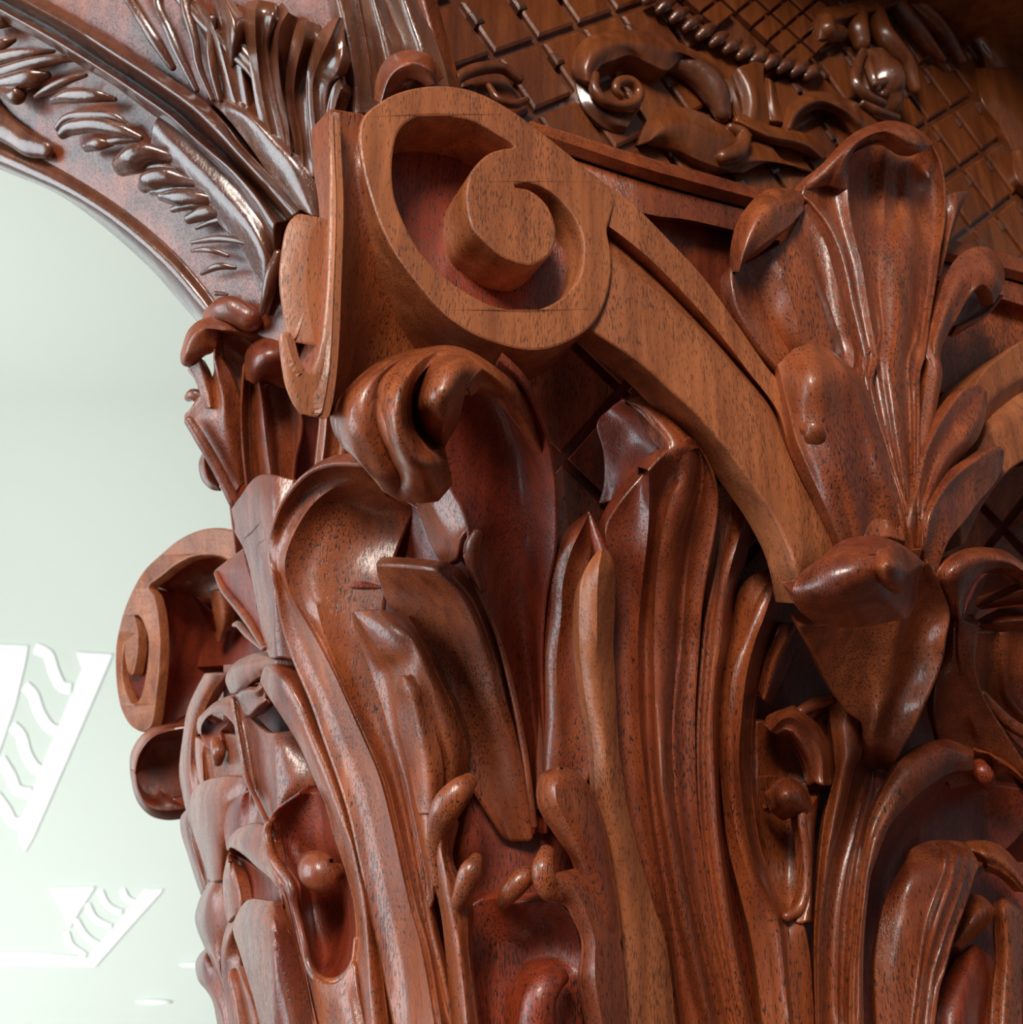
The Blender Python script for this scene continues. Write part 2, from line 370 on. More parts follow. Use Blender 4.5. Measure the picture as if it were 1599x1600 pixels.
# --- near corner volute, right hand side
vol = prism('volute', '185,480 240,430 320,385 420,360 520,355 620,370 720,410 820,470 920,545 1010,615 1100,690 1190,760 1230,830 1215,900 1200,960 1216,1050 1216,1150 1190,1260 1140,1350 1060,1410 960,1450 860,1457 740,1430 620,1380 500,1290 390,1160 310,1050 250,930 200,780 170,640 165,540',
    WT, CAP, FACE, BK, 48, reg='2', holes=['810,607 740,560 640,505 540,485 450,482 380,500 330,550 308,640 305,740 320,840 370,960 430,1060 520,1150 620,1220 720,1270 830,1290 930,1280 1020,1230 1080,1150 1098,1060 1090,970 1050,890 990,820 920,775 860,762 810,775 870,787 920,820 960,870 985,940 985,1000 960,1060 900,1100 850,1102 760,1070 690,1010 635,950 612,860 612,770 640,700 700,640 760,618'])
patch('volute_hollow', ['300,560,-40 300,800,-42 350,1050,-42 480,1200,-40', '480,470,-44 520,800,-44 560,1050,-42 620,1260,-38', '680,500,-42 700,900,-42 800,1100,-38 820,1310,-34', '830,620,-34 950,800,-32 1000,1050,-30 1000,1270,-30', '860,750,-26 1060,850,-26 1110,1000,-26 1100,1180,-28'], WR, vol, FACE, reg='2', nt=24, thick=4)
patch('flank', ['519,172,3 519,225,5 523,300,6 522,375,6 519,450,6 513,525,4 503,585,2 492,645,0',
                '538,175,1 540,240,-2 548,320,-8 560,400,-16 570,480,-26 572,540,-34 565,590,-38 555,640,-40',
                '556,178,0 553,240,-3 565,310,-10 590,390,-20 625,450,-32 655,500,-42 690,540,-48 720,570,-50',
                '569,180,-2 562,203,-2 564,240,-2 575,293,-3 594,349,-4 616,394,-5 646,435,-6 688,484,-6 733,518,-8 790,540,-10'],
      WM, vol, FACE, thick=20, nt=60, ns=8)
# --- near corner volute, left hand side seen edge on
lv = prism('volute', '519,174 522,240 525,310 524,375 521,450 518,522 512,594 501,648 487,650 469,644 450,609 441,568 437,520 446,526 457,564 469,582 484,581 495,560 504,522 511,450 514,375 516,300 516,235',
    WT, CAP, FACE, (1, 0.35, 0), 4, h=11, n=140)
prism('volute_eye', '460,336 469,334 482,349 484,413 480,469 465,525 452,531 443,488 437,432 443,375 450,349', WT, lv, FACE, (0.95, 0.3, 0), 13, h=-4)
patch('volute_hollow', ['480,346,-14 486,400,-14 484,450,-14 472,515,-12 450,532,-10', '500,346,-18 500,420,-18 494,500,-18 470,560,-16', '516,350,-6 514,450,-6 505,530,-6 482,582,-6'], WR, lv, FACE, nt=20, thick=4)
# --- helix band springing from the volute
hb = patch('helix_band', ['865,240,-7 925,275,-3 988,319,0 1051,382 1100,435 1150,505 1195,570 1225,612 1245,690 1275,770 1310,830 1340,880,-10',
    '920,330,-7 1000,390,0 1060,448 1120,515 1170,580 1215,640 1235,700 1270,775 1308,833 1336,885,-10',
    '930,350,-18 1010,420,-16 1080,490,-16 1145,560,-14 1205,630,-12 1230,700,-8 1265,775,-4 1306,836,-2 1332,890,-12',
    '935,398,-7 1018,450,0 1100,525 1153,582 1198,637 1225,692 1256,758 1302,838 1328,895,-10',
    '905,500,-7 1000,562,0 1050,607 1095,648 1136,696 1174,747 1205,792 1232,844 1249,888 1262,940,-12'], WT, CAP, FACE, lin=True, thick=24, nt=60, rr=1.5)
# --- abacus
ab = patch('abacus', ['830,190,-56 1000,243,-18 1100,270,-23 1195,298,-29 1400,352,-44 1600,405,-30 1750,450,-22',
    '830,204,-43 1000,260,-5 1100,288,-10 1195,314,-16 1400,373,-31 1600,426,-17 1750,468,-9',
    '830,222,-54 1000,278,-16 1100,306,-21 1195,331,-27 1400,387,-42 1600,441,-28 1750,487,-20',
    '830,226,-66 1000,281,-28 1100,309,-33 1195,334,-39 1400,390,-54 1600,444,-40 1750,492,-32',
    '830,228,-55 1000,283,-17 1100,311,-22 1195,336,-28 1400,392,-43 1600,446,-29 1750,494,-21',
    '830,275,-55 1000,331,-17 1075,343,-22 1150,360,-28 1400,420,-43 1600,477,-29 1750,530,-21',
    '830,280,-74 1000,338,-36 1075,350,-41 1150,367,-47 1400,427,-62 1600,484,-48 1750,537,-40',
    '860,420,-84 1000,470,-46 1075,500,-51 1150,560,-57 1400,600,-72 1600,640,-58 1750,700,-50'],
    WM, CAP, FACE, lin=True, thick=24, nt=60, rr=1.0)
# --- crossed grooves on the bell: sawn diamonds standing proud of it
def diamonds(name, o, e1, e2, rng, mat, parent, base, h=5, gap=0.045, keep=None, th=6):
    o = np.array(o, float); e1 = np.array(e1, float); e2 = np.array(e2, float)
    for i, j in rng:
        c = [(i+gap, j+gap), (i+1-gap, j+gap), (i+1-gap, j+1-gap), (i+gap, j+1-gap)]
        q = np.array([o+a*e1+b*e2 for a, b in c])
        if keep and not keep(q.mean(0)): continue
        g = 0.03
        f = q*(1-g)+q.mean(0)*g
        top = P3(f[:, 0], f[:, 1], base(f[:, 0], f[:, 1])-h/1000); mid = P3(q[:, 0], q[:, 1], base(q[:, 0], q[:, 1])-(h-1.2)/1000)
        bot = P3(q[:, 0], q[:, 1], base(q[:, 0], q[:, 1])+(th-h)/1000)
        F = [(0, 1, 2, 3), (11, 10, 9, 8)]
        for r in (0, 4):
            for k in range(4): F.append((r+k, r+4+k, r+4+(k+1) % 4, r+(k+1) % 4))
        mesh_obj(name, np.vstack([top, mid, bot]), F, mat, parent, smooth=False)
diamonds('tile', (972, 611), (115, 111), (-94, 106), [(i, j) for i in range(-2, 5) for j in range(-2, 5)], WM, CAP, BELL, keep=lambda c: 790 < c[0] < 1290 and 500 < c[1] < 1130)
diamonds('tile', (1567, 826), (85, 92), (78, -100), [(i, j) for i in range(-2, 2) for j in range(-2, 2)], WM, CAP, BELL)
# ================================================================== acanthus leaves
REG.update({'a': (500, 520, 3.9975), 'b': (400, 700, 3.9975), 'c': (850, 600, 3.9975), 'd': (260, 480, 5.33)})
def M(*a):                                                   # join rail pieces given in different crops: (region, text), ...
    return np.vstack([rd(s, r) for r, s in a])
def LB(u, v):                                                # the pier turning away to the left
    u = np.asarray(u, float)
    return BELL(np.maximum(u, 640), v) + np.maximum(0, 640-u)*0.0003 + np.maximum(0, 430-u)*0.0007
C6 = const(0.615)
# --- curled leaf carrying the near volute
leaf = patch('central_leaf', ['838,1300,8 820,1180,14 800,1080,20 780,1000,28 757,950,34 738,900,42 728,860,50 735,835,54 722,790,60 705,760,66 690,700,75 680,640,85',
    '845,1300,2 840,1180,2 830,1080,5 820,1000,10 812,900,18 808,800,30 800,700,42 780,630,60 760,600,72',
    '852,1300,8 850,1180,14 846,1080,20 846,1000,26 852,930,32 866,860,42 868,800,52 866,750,64 855,690,80 838,645,98 815,600,122 780,566,140'], WR, CAP, ns=9, nt=60)
patch('curled_tip', ['560,110,70 420,160,82 300,235,92 180,350,98 115,450,101 105,560,103 140,690,103 220,780,102 285,810,98',
    '600,100,75 420,190,98 270,320,112 215,470,118 225,640,118 285,800,112 330,900,108 390,985,100',
    '640,95,78 500,175,98 375,300,109 355,450,113 385,620,115 440,780,113 500,900,108 500,1040,98',
    '720,88,80 600,180,108 490,320,128 460,480,136 485,650,136 550,790,132 600,880,124 640,1064,98',
    '790,88,82 650,180,106 560,330,122 545,470,126 570,620,126 640,740,122 720,830,118 740,1050,98',
    '860,95,82 700,190,102 590,320,112 570,450,114 590,600,114 680,720,112 800,820,108 832,940,96',
    '880,110,78 720,210,92 620,330,96 590,450,94 610,600,92 680,690,92 760,745,90 800,830,84'], WM, leaf, C6, 'a', nt=48, ns=6, thick=10, rr=2, flute=[-4, -3, -4, -4, 2, 2])
patch('curled_tip', ['760,88,78 680,180,96 630,310,100 590,430,96 605,560,92 660,670,88 760,745,84',
    '850,95,80 760,200,118 690,330,128 660,440,128 700,530,122 740,620,106 790,700,90',
    '950,130,80 880,200,120 820,330,132 790,440,132 790,545,124 800,600,108 820,650,90',
    '1040,180,78 980,240,106 920,320,114 895,400,112 880,480,106 865,550,96 850,600,86'], WM, leaf, C6, 'a', nt=36, thick=10, rr=1.5, taper=0)
patch('leaf_rim', ['640,95,72 800,80,78 950,120,78 1100,220,74 1220,330,62 1300,440,44 1380,600,22 1440,780,4',
    '700,130,92 830,150,98 960,190,98 1070,260,92 1180,360,76 1260,480,56 1340,640,32 1420,800,10',
    '860,260,96 900,290,96 960,310,94 1050,330,86 1140,390,70 1200,500,50 1290,640,26 1400,820,4'], WM, leaf, C6, 'a', thick=6)
patch('leaf_facet', ['1000,340,22 1060,500,22 1120,650,20 1180,740,16', '1110,350,34 1170,480,32 1210,600,28 1220,700,22', '1215,240,34 1270,350,36 1335,470,40 1280,550,38 1250,680,30'], WM, leaf, LB, 'b', lin=True, dh=10, nt=20)
tube('leaf_tip', '985,1260,60,9 960,1330,58,12 960,1450,50,12 1010,1590,42,9', WM, leaf, BELL, 'a', n=16, flat=0.8)
tube('leaf_vein', '728,868,50,4 745,920,43,4 775,985,34,4 797,1060,26,5 818,1160,20,5 836,1290,14,5', WM, leaf, BELL, n=30)
# --- large leaf on the pier's corner
big = patch('corner_leaf', [M(('0', '572,731,84 520,729,92 480,745,97 445,785,100 430,820,100 421,850,100 423,880,98 432,905,92 440,960,80 450,1000,74 465,1041,70 488,1094,66 510,1157,62 529,1210,58 548,1270,54 563,1338,50 582,1432,46 600,1507,42 625,1640,38')),
    '585,748,66 535,756,74 492,785,84 462,830,92 446,875,96 450,915,92 462,943,88 485,983,84 507,1023,80 525,1058,76 543,1098,72 566,1150,68 593,1214,62 615,1300,56 638,1405,52 660,1488,48 686,1640,44',
    '603,775,46 560,790,52 525,825,62 502,870,72 493,913,78 494,938,80 501,970,80 513,1005,76 528,1043,74 545,1085,70 556,1110,68 580,1160,64 606,1222,58 628,1310,53 650,1410,49 672,1490,46 697,1640,42',
    '645,800,22 628,835,26 614,870,34 604,905,42 598,940,46 594,975,48 594,1010,50 597,1050,50 604,1100,48 620,1188,46 636,1263,43 652,1338,40 671,1450,37 690,1530,35 715,1640,32'],
    WM, CAP, LB, flute=[6, 3, 4], nt=90, ns=7, thick=14, rr=2)
patch('leaf_hollow', ['575,731,50 610,770,34 660,800,20 700,850,14 740,900,10', '500,770,64 540,800,44 600,840,22 660,880,12 700,910,6',
    '440,850,90 500,860,60 560,880,40 640,900,20 700,920,8', '470,930,74 520,920,62 580,915,50 650,925,26 710,935,8'], WR, big, LB, nt=40, ns=6, thick=8)
patch('leaf_lobe', [M(('b', '760,740,66 790,860,56 850,990,48 950,1070,42 1060,1230,36 1140,1420,30 1200,1590,26'), ('8', '300,350,20 330,520,16 400,650,10 500,800,6')),
    M(('b', '960,752,72 1050,900,52 1150,1100,38 1250,1350,28 1330,1590,20'), ('0', '752,1180,10 775,1240,6 800,1310,4')),
    M(('b', '1130,775,72 1270,920,56 1370,1120,44 1440,1350,34 1490,1590,27'), ('0', '790,1150,17 805,1220,12 822,1310,7')),
    M(('b', '1230,812,60 1350,960,46 1435,1150,36 1500,1350,30 1550,1590,25'), ('0', '803,1150,16 818,1220,12 830,1310,7'))], WM, big, LB, nt=60, ns=6, thick=10, rr=2)
patch('pointed_lobe', ['550,958,68 560,1000,62 577,1040,58 592,1085,55 600,1109,53 620,1188,48 638,1263,44 653,1338,40 671,1420,36',
    M(('b', '612,1022,80 700,1150,76 790,1290,70 860,1380,62'), ('0', '627,1120,58 645,1200,50 660,1280,43 678,1400,35')),
    M(('b', '780,1012,72 930,1150,70 1010,1300,64 1060,1450,57 1100,1595,50'), ('0', '688,1150,42 694,1210,34 688,1290,29 686,1380,28')),
    M(('b', '930,1035,50 1000,1140,50 1090,1300,44 1150,1450,39 1220,1595,33'), ('0', '724,1150,27 730,1195,20 715,1260,16 700,1370,16'))], WM, big, LB, nt=60, ns=6, thick=10, flute=[3, -4, -5])
patch('pointed_lobe', [M(('b', '900,1430,62 880,1500,60 885,1595,56'), ('0', '625,1140,53 640,1200,47 655,1270,42')),
    M(('b', '930,1440,68 960,1520,66 985,1595,62'), ('0', '655,1140,56 668,1200,48 676,1270,40')),
    M(('b', '1000,1400,56 1040,1500,54 1060,1595,50'), ('0', '680,1150,44 690,1200,38 690,1270,32'))], WM, big, LB, nt=30, dh=3)
# right hand edge of the corner leaf with its bulbs
patch('leaf_margin', [M(('8', '235,700,40 190,850,42 210,1000,40 240,1130,38 262,1300,36 300,1700,34')), M(('8', '260,700,52 235,850,52 255,1000,50 285,1150,47 315,1300,44 360,1700,40')),
    M(('8', '290,760,40 262,900,42 300,1010,44 340,1130,40 350,1300,36 400,1700,32'))], WM, big, BELL, nt=40, dh=0)
tube('rounded_lobe', '355,590,44,14 320,625,50,21 260,700,54,24 225,790,52,17 215,900,46,12 228,1010,42,9', WM, big, BELL, '8', n=26, flat=0.8)
tube('rounded_lobe', '385,915,48,11 362,965,52,18 330,1050,50,15 305,1130,44,9 315,1240,40,8', WM, big, BELL, '8', n=24, flat=0.8)
# --- tall fluted leaf to the right
tall = patch('fluted_leaf', [M(('c', '640,545,70 560,650,66 460,780,60 400,900,54 410,1050,50 440,1200,44 440,1400,40'), ('8', '950,0,36 965,200,34 970,400,33 990,550,32 1010,700,31 1060,900,30 1120,1100,29 1180,1300,28 1225,1700,26')),
    M(('c', '658,548,84 660,750,74 650,950,66 622,1200,56 602,1400,50'), ('8', '1060,0,46 1065,300,42 1080,500,40 1110,750,38 1150,1000,37 1190,1250,36 1250,1700,34')),
    M(('c', '730,470,86 725,700,68 700,900,58 672,1150,48 650,1400,40'), ('8', '1090,0,37 1095,300,34 1105,500,32 1130,750,30 1170,1000,28 1215,1250,27 1290,1700,26')),
    M(('c', '800,410,96 860,560,88 810,690,82 770,820,76 732,1000,68 703,1250,58'), ('8', '1126,0,50 1130,200,47 1140,450,44 1152,650,42 1190,900,40 1222,1100,38 1290,1400,36 1370,1700,34')),
    M(('c', '915,340,96 950,450,92 955,600,86 915,760,80 870,950,70 830,1200,60'), ('8', '1200,0,50 1190,200,46 1180,400,44 1190,650,42 1230,900,41 1270,1100,40 1330,1400,38 1400,1700,36')),
    M(('c', '950,370,92 995,470,86 998,620,80 962,800,72 930,950,64 900,1150,56 880,1400,50'), ('8', '1246,0,45 1226,200,42 1216,400,40 1236,700,38 1270,950,37 1320,1200,36 1370,1400,35 1450,1700,34')),
    M(('c', '975,400,90 1040,530,86 1075,650,82 1080,800,76 1050,1000,68 1010,1200,60 980,1400,54'), ('8', '1310,0,48 1295,200,45 1290,400,43 1300,700,41 1330,950,40 1370,1200,39 1420,1400,38 1490,1700,36'))],
    WM, CAP, BELL, flute=[4, 3, 3, -3, 4, 3], nt=90, ns=5, thick=16, rr=1.2, taper=0.05)
patch('leaf_lobe', [M(('c', '1080,650,62 1100,800,58 1105,1000,54 1080,1200,50 1040,1400,47'), ('8', '1340,0,44 1320,300,41 1315,500,40 1330,800,38 1370,1100,36 1420,1400,35 1480,1700,34')),
    M(('c', '1180,645,70 1180,800,66 1150,1000,61 1110,1200,56 1080,1400,52'), ('8', '1375,0,48 1350,300,44 1345,500,42 1360,800,41 1400,1100,39 1450,1400,37 1520,1700,35')),
    M(('c', '1300,728,66 1225,950,64 1155,1200,60 1122,1400,56'), ('8', '1406,0,53 1382,150,50 1370,350,48 1380,600,46 1392,800,45 1425,1050,44 1465,1300,42 1540,1700,40')),
    M(('c', '1300,760,40 1290,900,38 1265,1100,34 1200,1300,30'), ('8', '1450,0,24 1420,200,22 1405,400,22 1400,600,24 1410,800,27 1440,1050,30 1480,1300,32 1560,1700,32'))],
    WM, tall, BELL, flute=[2, 1, 0], nt=70, thick=12)
patch('leaf_lobe', [M(('c', '1470,1145,40 1350,1180,44 1270,1230,40 1210,1350,34 1160,1595,28'), ('9', '200,150,26 195,350,26 210,600,27 240,850,28 290,1050,30 350,1300,32 400,1700,34')),
    M(('c', '1490,1150,50 1400,1240,54 1310,1400,52 1260,1595,48'), ('9', '260,120,44 240,300,41 240,550,39 270,800,38 330,1010,38 390,1250,38 440,1700,38')),
    M(('c', '1505,1152,52 1440,1280,58 1370,1480,58 1325,1595,57'), ('9', '312,150,55 290,350,53 282,500,52 292,650,50 325,850,48 385,1020,46 440,1155,45 462,1300,44 500,1700,42')),
    M(('c', '1510,1180,30 1500,1300,30 1470,1500,30 1420,1595,28'), ('9', '370,150,24 340,300,22 330,500,22 335,650,24 365,850,28 420,1020,32 470,1155,36 500,1300,38 540,1700,38'))],
    WM, tall, BELL, flute=[0, 2, 3], nt=70, thick=10)
patch('leaf_lobe', ['500,1380,36 470,1450,34 430,1560,30 400,1680,26', '570,1382,40 520,1470,44 470,1570,40 425,1720,34', '580,1390,26 560,1500,26 520,1600,24 450,1740,20'], WM, tall, BELL, '6', nt=30)
patch('curled_hood', ['500,110,50 600,78,58 700,108,64 800,190,72 900,300,82 975,400,90', '515,108,62 615,110,72 710,165,80 795,245,88 870,330,94 940,400,95', '522,112,62 620,180,74 700,262,84 770,340,92 800,412,96 840,470,94'], WM, tall, BELL, 'c', flute=-3, nt=36, ns=6, thick=8)
patch('leaf_hollow', ['500,110,46 420,160,20 340,250,12 380,420,10 380,620,10 350,740,8', '620,180,50 560,300,28 500,420,20 470,560,20 430,720,16', '740,330,66 720,400,52 670,480,44 600,560,40 500,700,34'], WR, tall, BELL, 'c', nt=30, ns=7)
strip = patch('raised_strip', [M(('c', '345,1040,60 290,1120,60 248,1220,58 234,1350,55 237,1595,50'), ('8', '832,100,46 850,250,43 880,430,40 884,520,38 895,700,36 930,850,34 960,1000,33 990,1200,32 1010,1400,31 1030,1700,30')),
    M(('c', '370,1030,68 350,1120,70 340,1220,68 335,1350,64 335,1595,58'), ('8', '890,100,52 905,250,49 925,430,46 935,560,44 955,700,42 990,850,40 1020,1000,38 1070,1200,36 1110,1400,35 1140,1700,34')),
    M(('c', '400,1045,62 432,1120,64 442,1220,60 440,1400,54 430,1595,48'), ('8', '958,100,44 966,250,42 972,400,41 990,550,40 1012,700,38 1062,900,36 1120,1100,34 1180,1300,33 1225,1700,32'))], WT, tall, BELL, flute=-1, nt=60, thick=14, rr=1.5)
patch('pointed_lobe', [M(('c', '285,795,34 200,860,36 100,960,34 30,1070,30 0,1200,26 -10,1400,20'), ('8', '640,60,16 650,300,13 640,500,11 640,700,8')),
    M(('c', '292,800,48 240,900,50 170,1050,46 120,1250,40 110,1450,34'), ('8', '720,100,28 730,300,24 730,520,20 690,720,14')),
    M(('c', '285,800,44 300,900,46 290,1050,42 240,1250,38 225,1450,34'), ('8', '800,60,30 815,200,27 850,420,25 850,560,22 760,740,16'))], WM, tall, BELL, nt=50, ns=7, flute=[-2, 2], thick=9)
tube('pointed_lobe', '285,810,46,3 310,900,48,7 345,1000,52,10 370,1080,56,11', WR, tall, BELL, 'c', n=14)
# bulbs on its left margin
patch('rounded_lobe', ['720,525,40 660,560,42 643,620,42 650,690,42 685,760,42 740,840,40 790,920,38 830,1060,36 850,1200,36', '735,530,52 715,600,60 725,680,60 765,760,56 820,860,52 870,980,48 900,1100,46 915,1250,44',
    '745,525,44 800,550,46 850,610,46 888,700,46 920,800,44 945,950,42 970,1100,41 985,1250,40'], WM, tall, BELL, '8', nt=44, flute=-3, thick=14, rr=2)
patch('leaf_margin', ['650,1050,36 700,1085,38 760,1100,38 795,1160,38 830,1250,38 826,1350,38 822,1420,38 850,1560,38 880,1700,38', '700,980,48 760,1010,50 810,1060,50 850,1150,50 880,1250,50 880,1350,50 885,1450,49 905,1560,48 930,1700,46',
    '800,960,40 860,1000,42 920,1080,43 960,1200,42 985,1300,40 1000,1450,38 1010,1560,37 1030,1700,36'], WM, tall, BELL, '8', nt=44, flute=-1, thick=16, rr=2)
tube('rounded_lobe', '680,885,40,13 665,950,46,18 680,1030,44,18 730,1060,40,14', WM, tall, BELL, '8', n=18, flat=0.8)
tube('rounded_lobe', '640,960,26,8 590,985,34,16 530,1045,34,17 500,1090,26,11', WM, tall, BELL, '8', n=18)
# lower tier hood and mound glimpsed between the two leaves
patch('lower_leaf', ['345,1130,6 350,1300,6 370,1450,8 390,1700,10', '430,1080,4 430,1200,0 450,1400,-4 470,1700,-4', '560,1100,16 580,1200,2 560,1330,-4 540,1450,0 540,1700,4', '700,1090,16 690,1200,4 700,1320,4 690,1400,14 680,1700,20',
    '790,1160,20 820,1300,16 810,1420,14 820,1550,16 840,1700,18'], WR, CAP, BELL, '8', nt=44, ns=6)
tube('rounded_lobe', '740,1400,30,14 690,1430,40,22 650,1500,42,26 640,1600,40,30 640,1700,38,32', WR, CAP, BELL, '8', n=20, flat=0.8)
# ================================================================== right hand face: centre ornament and lower leaves
REG.update({'e': (1200, 820, 4.0075), 'f': (1200, 1200, 4.0075), 'g': (1130, 170, 3.41), 'h': (270, 1000, 5.33), 'i': (270, 1299, 5.33),
            'j': (170, 800, 5.33), 'k': (0, 0, 3.9975), 'l': (300, 0, 3.9975), 'm': (680, 0, 3.198), 'n': (1100, 0, 3.204)})
fl = patch('centre_ornament', [M(('g', '700,240,30 675,300,26 668,450,20 690,650,16 735,830,16 775,1050,18 810,1250,20'), ('6', '880,200,22 950,500,26 1020,760,30 1080,1150,8')),
    M(('g', '800,170,10 770,350,-2 775,550,-2 785,750,4 810,950,8 840,1200,14'), ('6', '930,200,18 985,500,22 1040,760,28 1090,1150,8')),
    M(('g', '870,160,8 860,350,2 862,550,4 860,750,10 850,950,12 870,1200,16'), ('6', '960,200,18 1005,500,22 1052,760,28 1100,1150,8')),
    M(('g', '960,180,4 940,350,-2 930,550,0 925,720,18 940,950,26 930,1200,26'), ('6', '1010,200,28 1030,400,28 1050,600,30 1070,800,32 1110,1150,8')),
    M(('g', '1030,210,8 1010,350,4 1005,550,6 1010,720,20 1010,950,22 990,1200,20'), ('6', '1050,200,22 1062,400,22 1075,600,24 1085,800,28 1120,1150,8')),
    M(('g', '1080,220,12 1090,350,2 1100,550,2 1085,750,10 1070,950,12 1040,1200,14'), ('6', '1080,200,18 1090,400,18 1095,600,22 1098,800,26 1130,1150,8')),
    M(('g', '1118,200,34 1160,300,28 1180,450,22 1176,600,20 1150,750,20 1130,900,20 1095,1100,20 1070,1300,20'), ('6', '1120,250,22 1118,450,24 1115,650,27 1115,850,30 1140,1150,8'))],
    WM, CAP, FACE, nt=80, ns=5, thick=16, rr=1.5, flute=[4, 2, 2, -2, 4, 4])
patch('curled_hood', ['430,430,14 490,350,20 560,270,28 640,180,34 740,108,38 880,64,42 990,84,44 1070,130,44 1122,180,40',
    '560,400,20 600,330,32 640,260,42 690,200,50 770,145,56 870,105,60 960,125,62 1040,170,60 1115,195,48',
    '668,430,24 670,330,30 682,250,40 725,180,48 800,138,54 870,132,58 930,160,60 990,198,58 1060,216,54 1112,204,46'], WM, fl, FACE, 'g', flute=-3, nt=50, ns=6, thick=9)
patch('leaf_facet', [M(('g', '540,300,20 430,440,12 480,500,14 560,600,18 622,720,20 670,880,20 702,1040,20 740,1200,20 770,1350,20'), ('6', '870,320,22 960,620,26 1050,900,28 1085,1150,4')),
    M(('g', '600,330,18 570,440,8 600,560,8 640,680,10 685,850,12 720,1020,14 760,1200,16 785,1330,17'), ('6', '890,320,20 980,620,25 1065,900,27 1095,1150,4')),
    M(('g', '640,330,24 662,420,22 670,520,20 692,650,20 740,830,20 775,1050,22 808,1250,23 820,1330,23'), ('6', '905,320,24 990,620,27 1075,900,29 1105,1150,4'))], WM, fl, FACE, nt=60, dh=2)
patch('side_lobe', [M(('g', '50,850,8 60,950,8 95,1080,6 200,1250,6 300,1370,6 420,1500,4'), ('6', '560,560,4 760,980,10')),
    M(('g', '130,820,4 200,1000,-4 270,1150,-6 350,1280,-6 470,1450,-2'), ('6', '640,500,4 800,980,12')),
    M(('g', '250,760,16 330,930,18 390,1100,18 430,1260,16 540,1450,12'), ('6', '700,500,10 840,980,16')),
    M(('g', '350,700,18 455,830,24 515,1000,22 560,1150,20 600,1300,18'), ('6', '720,300,14 860,700,18 880,980,20')),
    M(('g', '400,600,10 500,830,10 555,1000,8 605,1150,8 650,1300,8'), ('6', '780,300,12 900,700,18 940,980,22')),
    M(('g', '440,520,14 540,700,18 600,900,18 650,1100,18 700,1300,16'), ('6', '830,300,16 940,700,22 1000,980,26')),
    M(('g', '480,500,10 560,600,14 625,740,14 675,900,14 715,1100,14 755,1300,14'), ('6', '870,320,14 960,650,20 1060,1000,26'))], WM, fl, FACE, nt=60, ns=5, thick=12, flute=[2, 1, 0.6, 1, 1, 2])
patch('curled_hood', ['48,860,6 45,760,8 72,630,14 125,535,20 215,445,22 310,424,20 400,440,14 440,470,10', '90,860,20 110,760,28 150,650,36 210,560,42 290,510,40 360,500,30 430,510,20',
    '80,870,8 120,800,20 200,725,30 280,665,34 350,620,30 400,570,24 440,530,14'], WM, fl, FACE, 'g', nt=44, ns=8, thick=8, dh=2)
patch('rounded_lobe', ['490,200,4 520,330,6 550,450,8 580,560,10 650,720,12 720,870,12 800,1080,2', '560,130,16 590,280,30 640,450,26 700,650,24 770,800,20 850,1090,4', '640,103,20 690,250,42 750,450,30 810,650,28 860,800,22 910,1090,6',
    '720,132,18 790,230,36 850,380,32 900,520,30 940,700,30 970,850,22 1000,1090,6', '800,195,10 870,270,20 925,420,24 975,600,26 1015,760,28 1055,900,20 1085,1100,4'], WM, fl, FACE, '6', nt=50, ns=6, thick=12, dh=6, flute=[-2, -3, 3, -2])
tube('rounded_lobe', '605,490,26,9 640,500,32,16 660,560,26,16 665,620,16,12', WM, fl, FACE, '6', n=16, flat=0.7)
patch('side_lobe', [M(('6', '1125,1120,6 1120,800,26 1130,600,22 1150,400,20 1175,200,18'), ('g', '1085,1300,16 1120,1150,18 1190,910,22 1260,790,26 1350,738,30 1430,745,34 1490,820,36 1505,900,34')),
    M(('6', '1135,1120,6 1140,800,26 1160,600,24 1190,400,24 1215,200,24'), ('g', '1130,1300,24 1180,1120,28 1250,950,34 1330,850,40 1400,820,46 1460,880,48 1490,960,38')),
    M(('6', '1145,1120,4 1160,800,22 1180,600,18 1205,400,16 1230,250,16'), ('g', '1160,1300,14 1200,1190,16 1240,1120,24 1300,1010,32 1350,950,40 1395,930,42 1430,970,40 1450,1030,28'))], WM, fl, FACE, nt=70, ns=7, thick=10)
patch('leaf_hollow', ['1230,1150,2 1300,1020,4 1380,930,6', '1290,1140,-4 1360,1060,-4 1430,990,-2', '1250,1160,2 1400,1090,6 1490,990,14'], WR, fl, FACE, 'g', nt=20)
patch('pointed_lobe', ['1180,470,8 1205,560,6 1185,700,4 1150,900,4', '1245,450,14 1240,560,12 1210,670,8 1170,850,6', '1308,443,8 1272,520,6 1232,630,4 1190,780,2'], WM, fl, FACE, 'g', nt=24)
patch('side_lobe', ['1110,1120,6 1098,900,28 1130,750,26 1165,600,24 1240,450,24 1330,325,24 1400,300,20', '1120,1120,4 1120,900,20 1160,750,16 1210,600,16 1300,460,18 1370,370,20 1418,310,18', '1140,1030,26 1145,900,22 1190,760,22 1260,620,22 1350,520,22 1405,430,22 1428,320,18',
    '1150,1040,20 1160,910,14 1215,770,10 1300,640,8 1390,540,8 1430,430,8 1436,330,10'], WM, fl, FACE, '6', nt=50, ns=5, dh=6)
patch('side_lobe', ['1140,1140,6 1180,900,26 1240,780,26 1310,700,26 1390,640,26 1460,590,22 1500,580,18', '1160,1150,4 1220,900,22 1280,790,20 1350,720,20 1430,650,22 1508,590,18', '1200,1160,2 1260,1000,18 1340,900,16 1400,820,14 1470,740,12 1505,670,12 1514,600,12'], WM, fl, FACE, '6', nt=44, ns=6, dh=6)
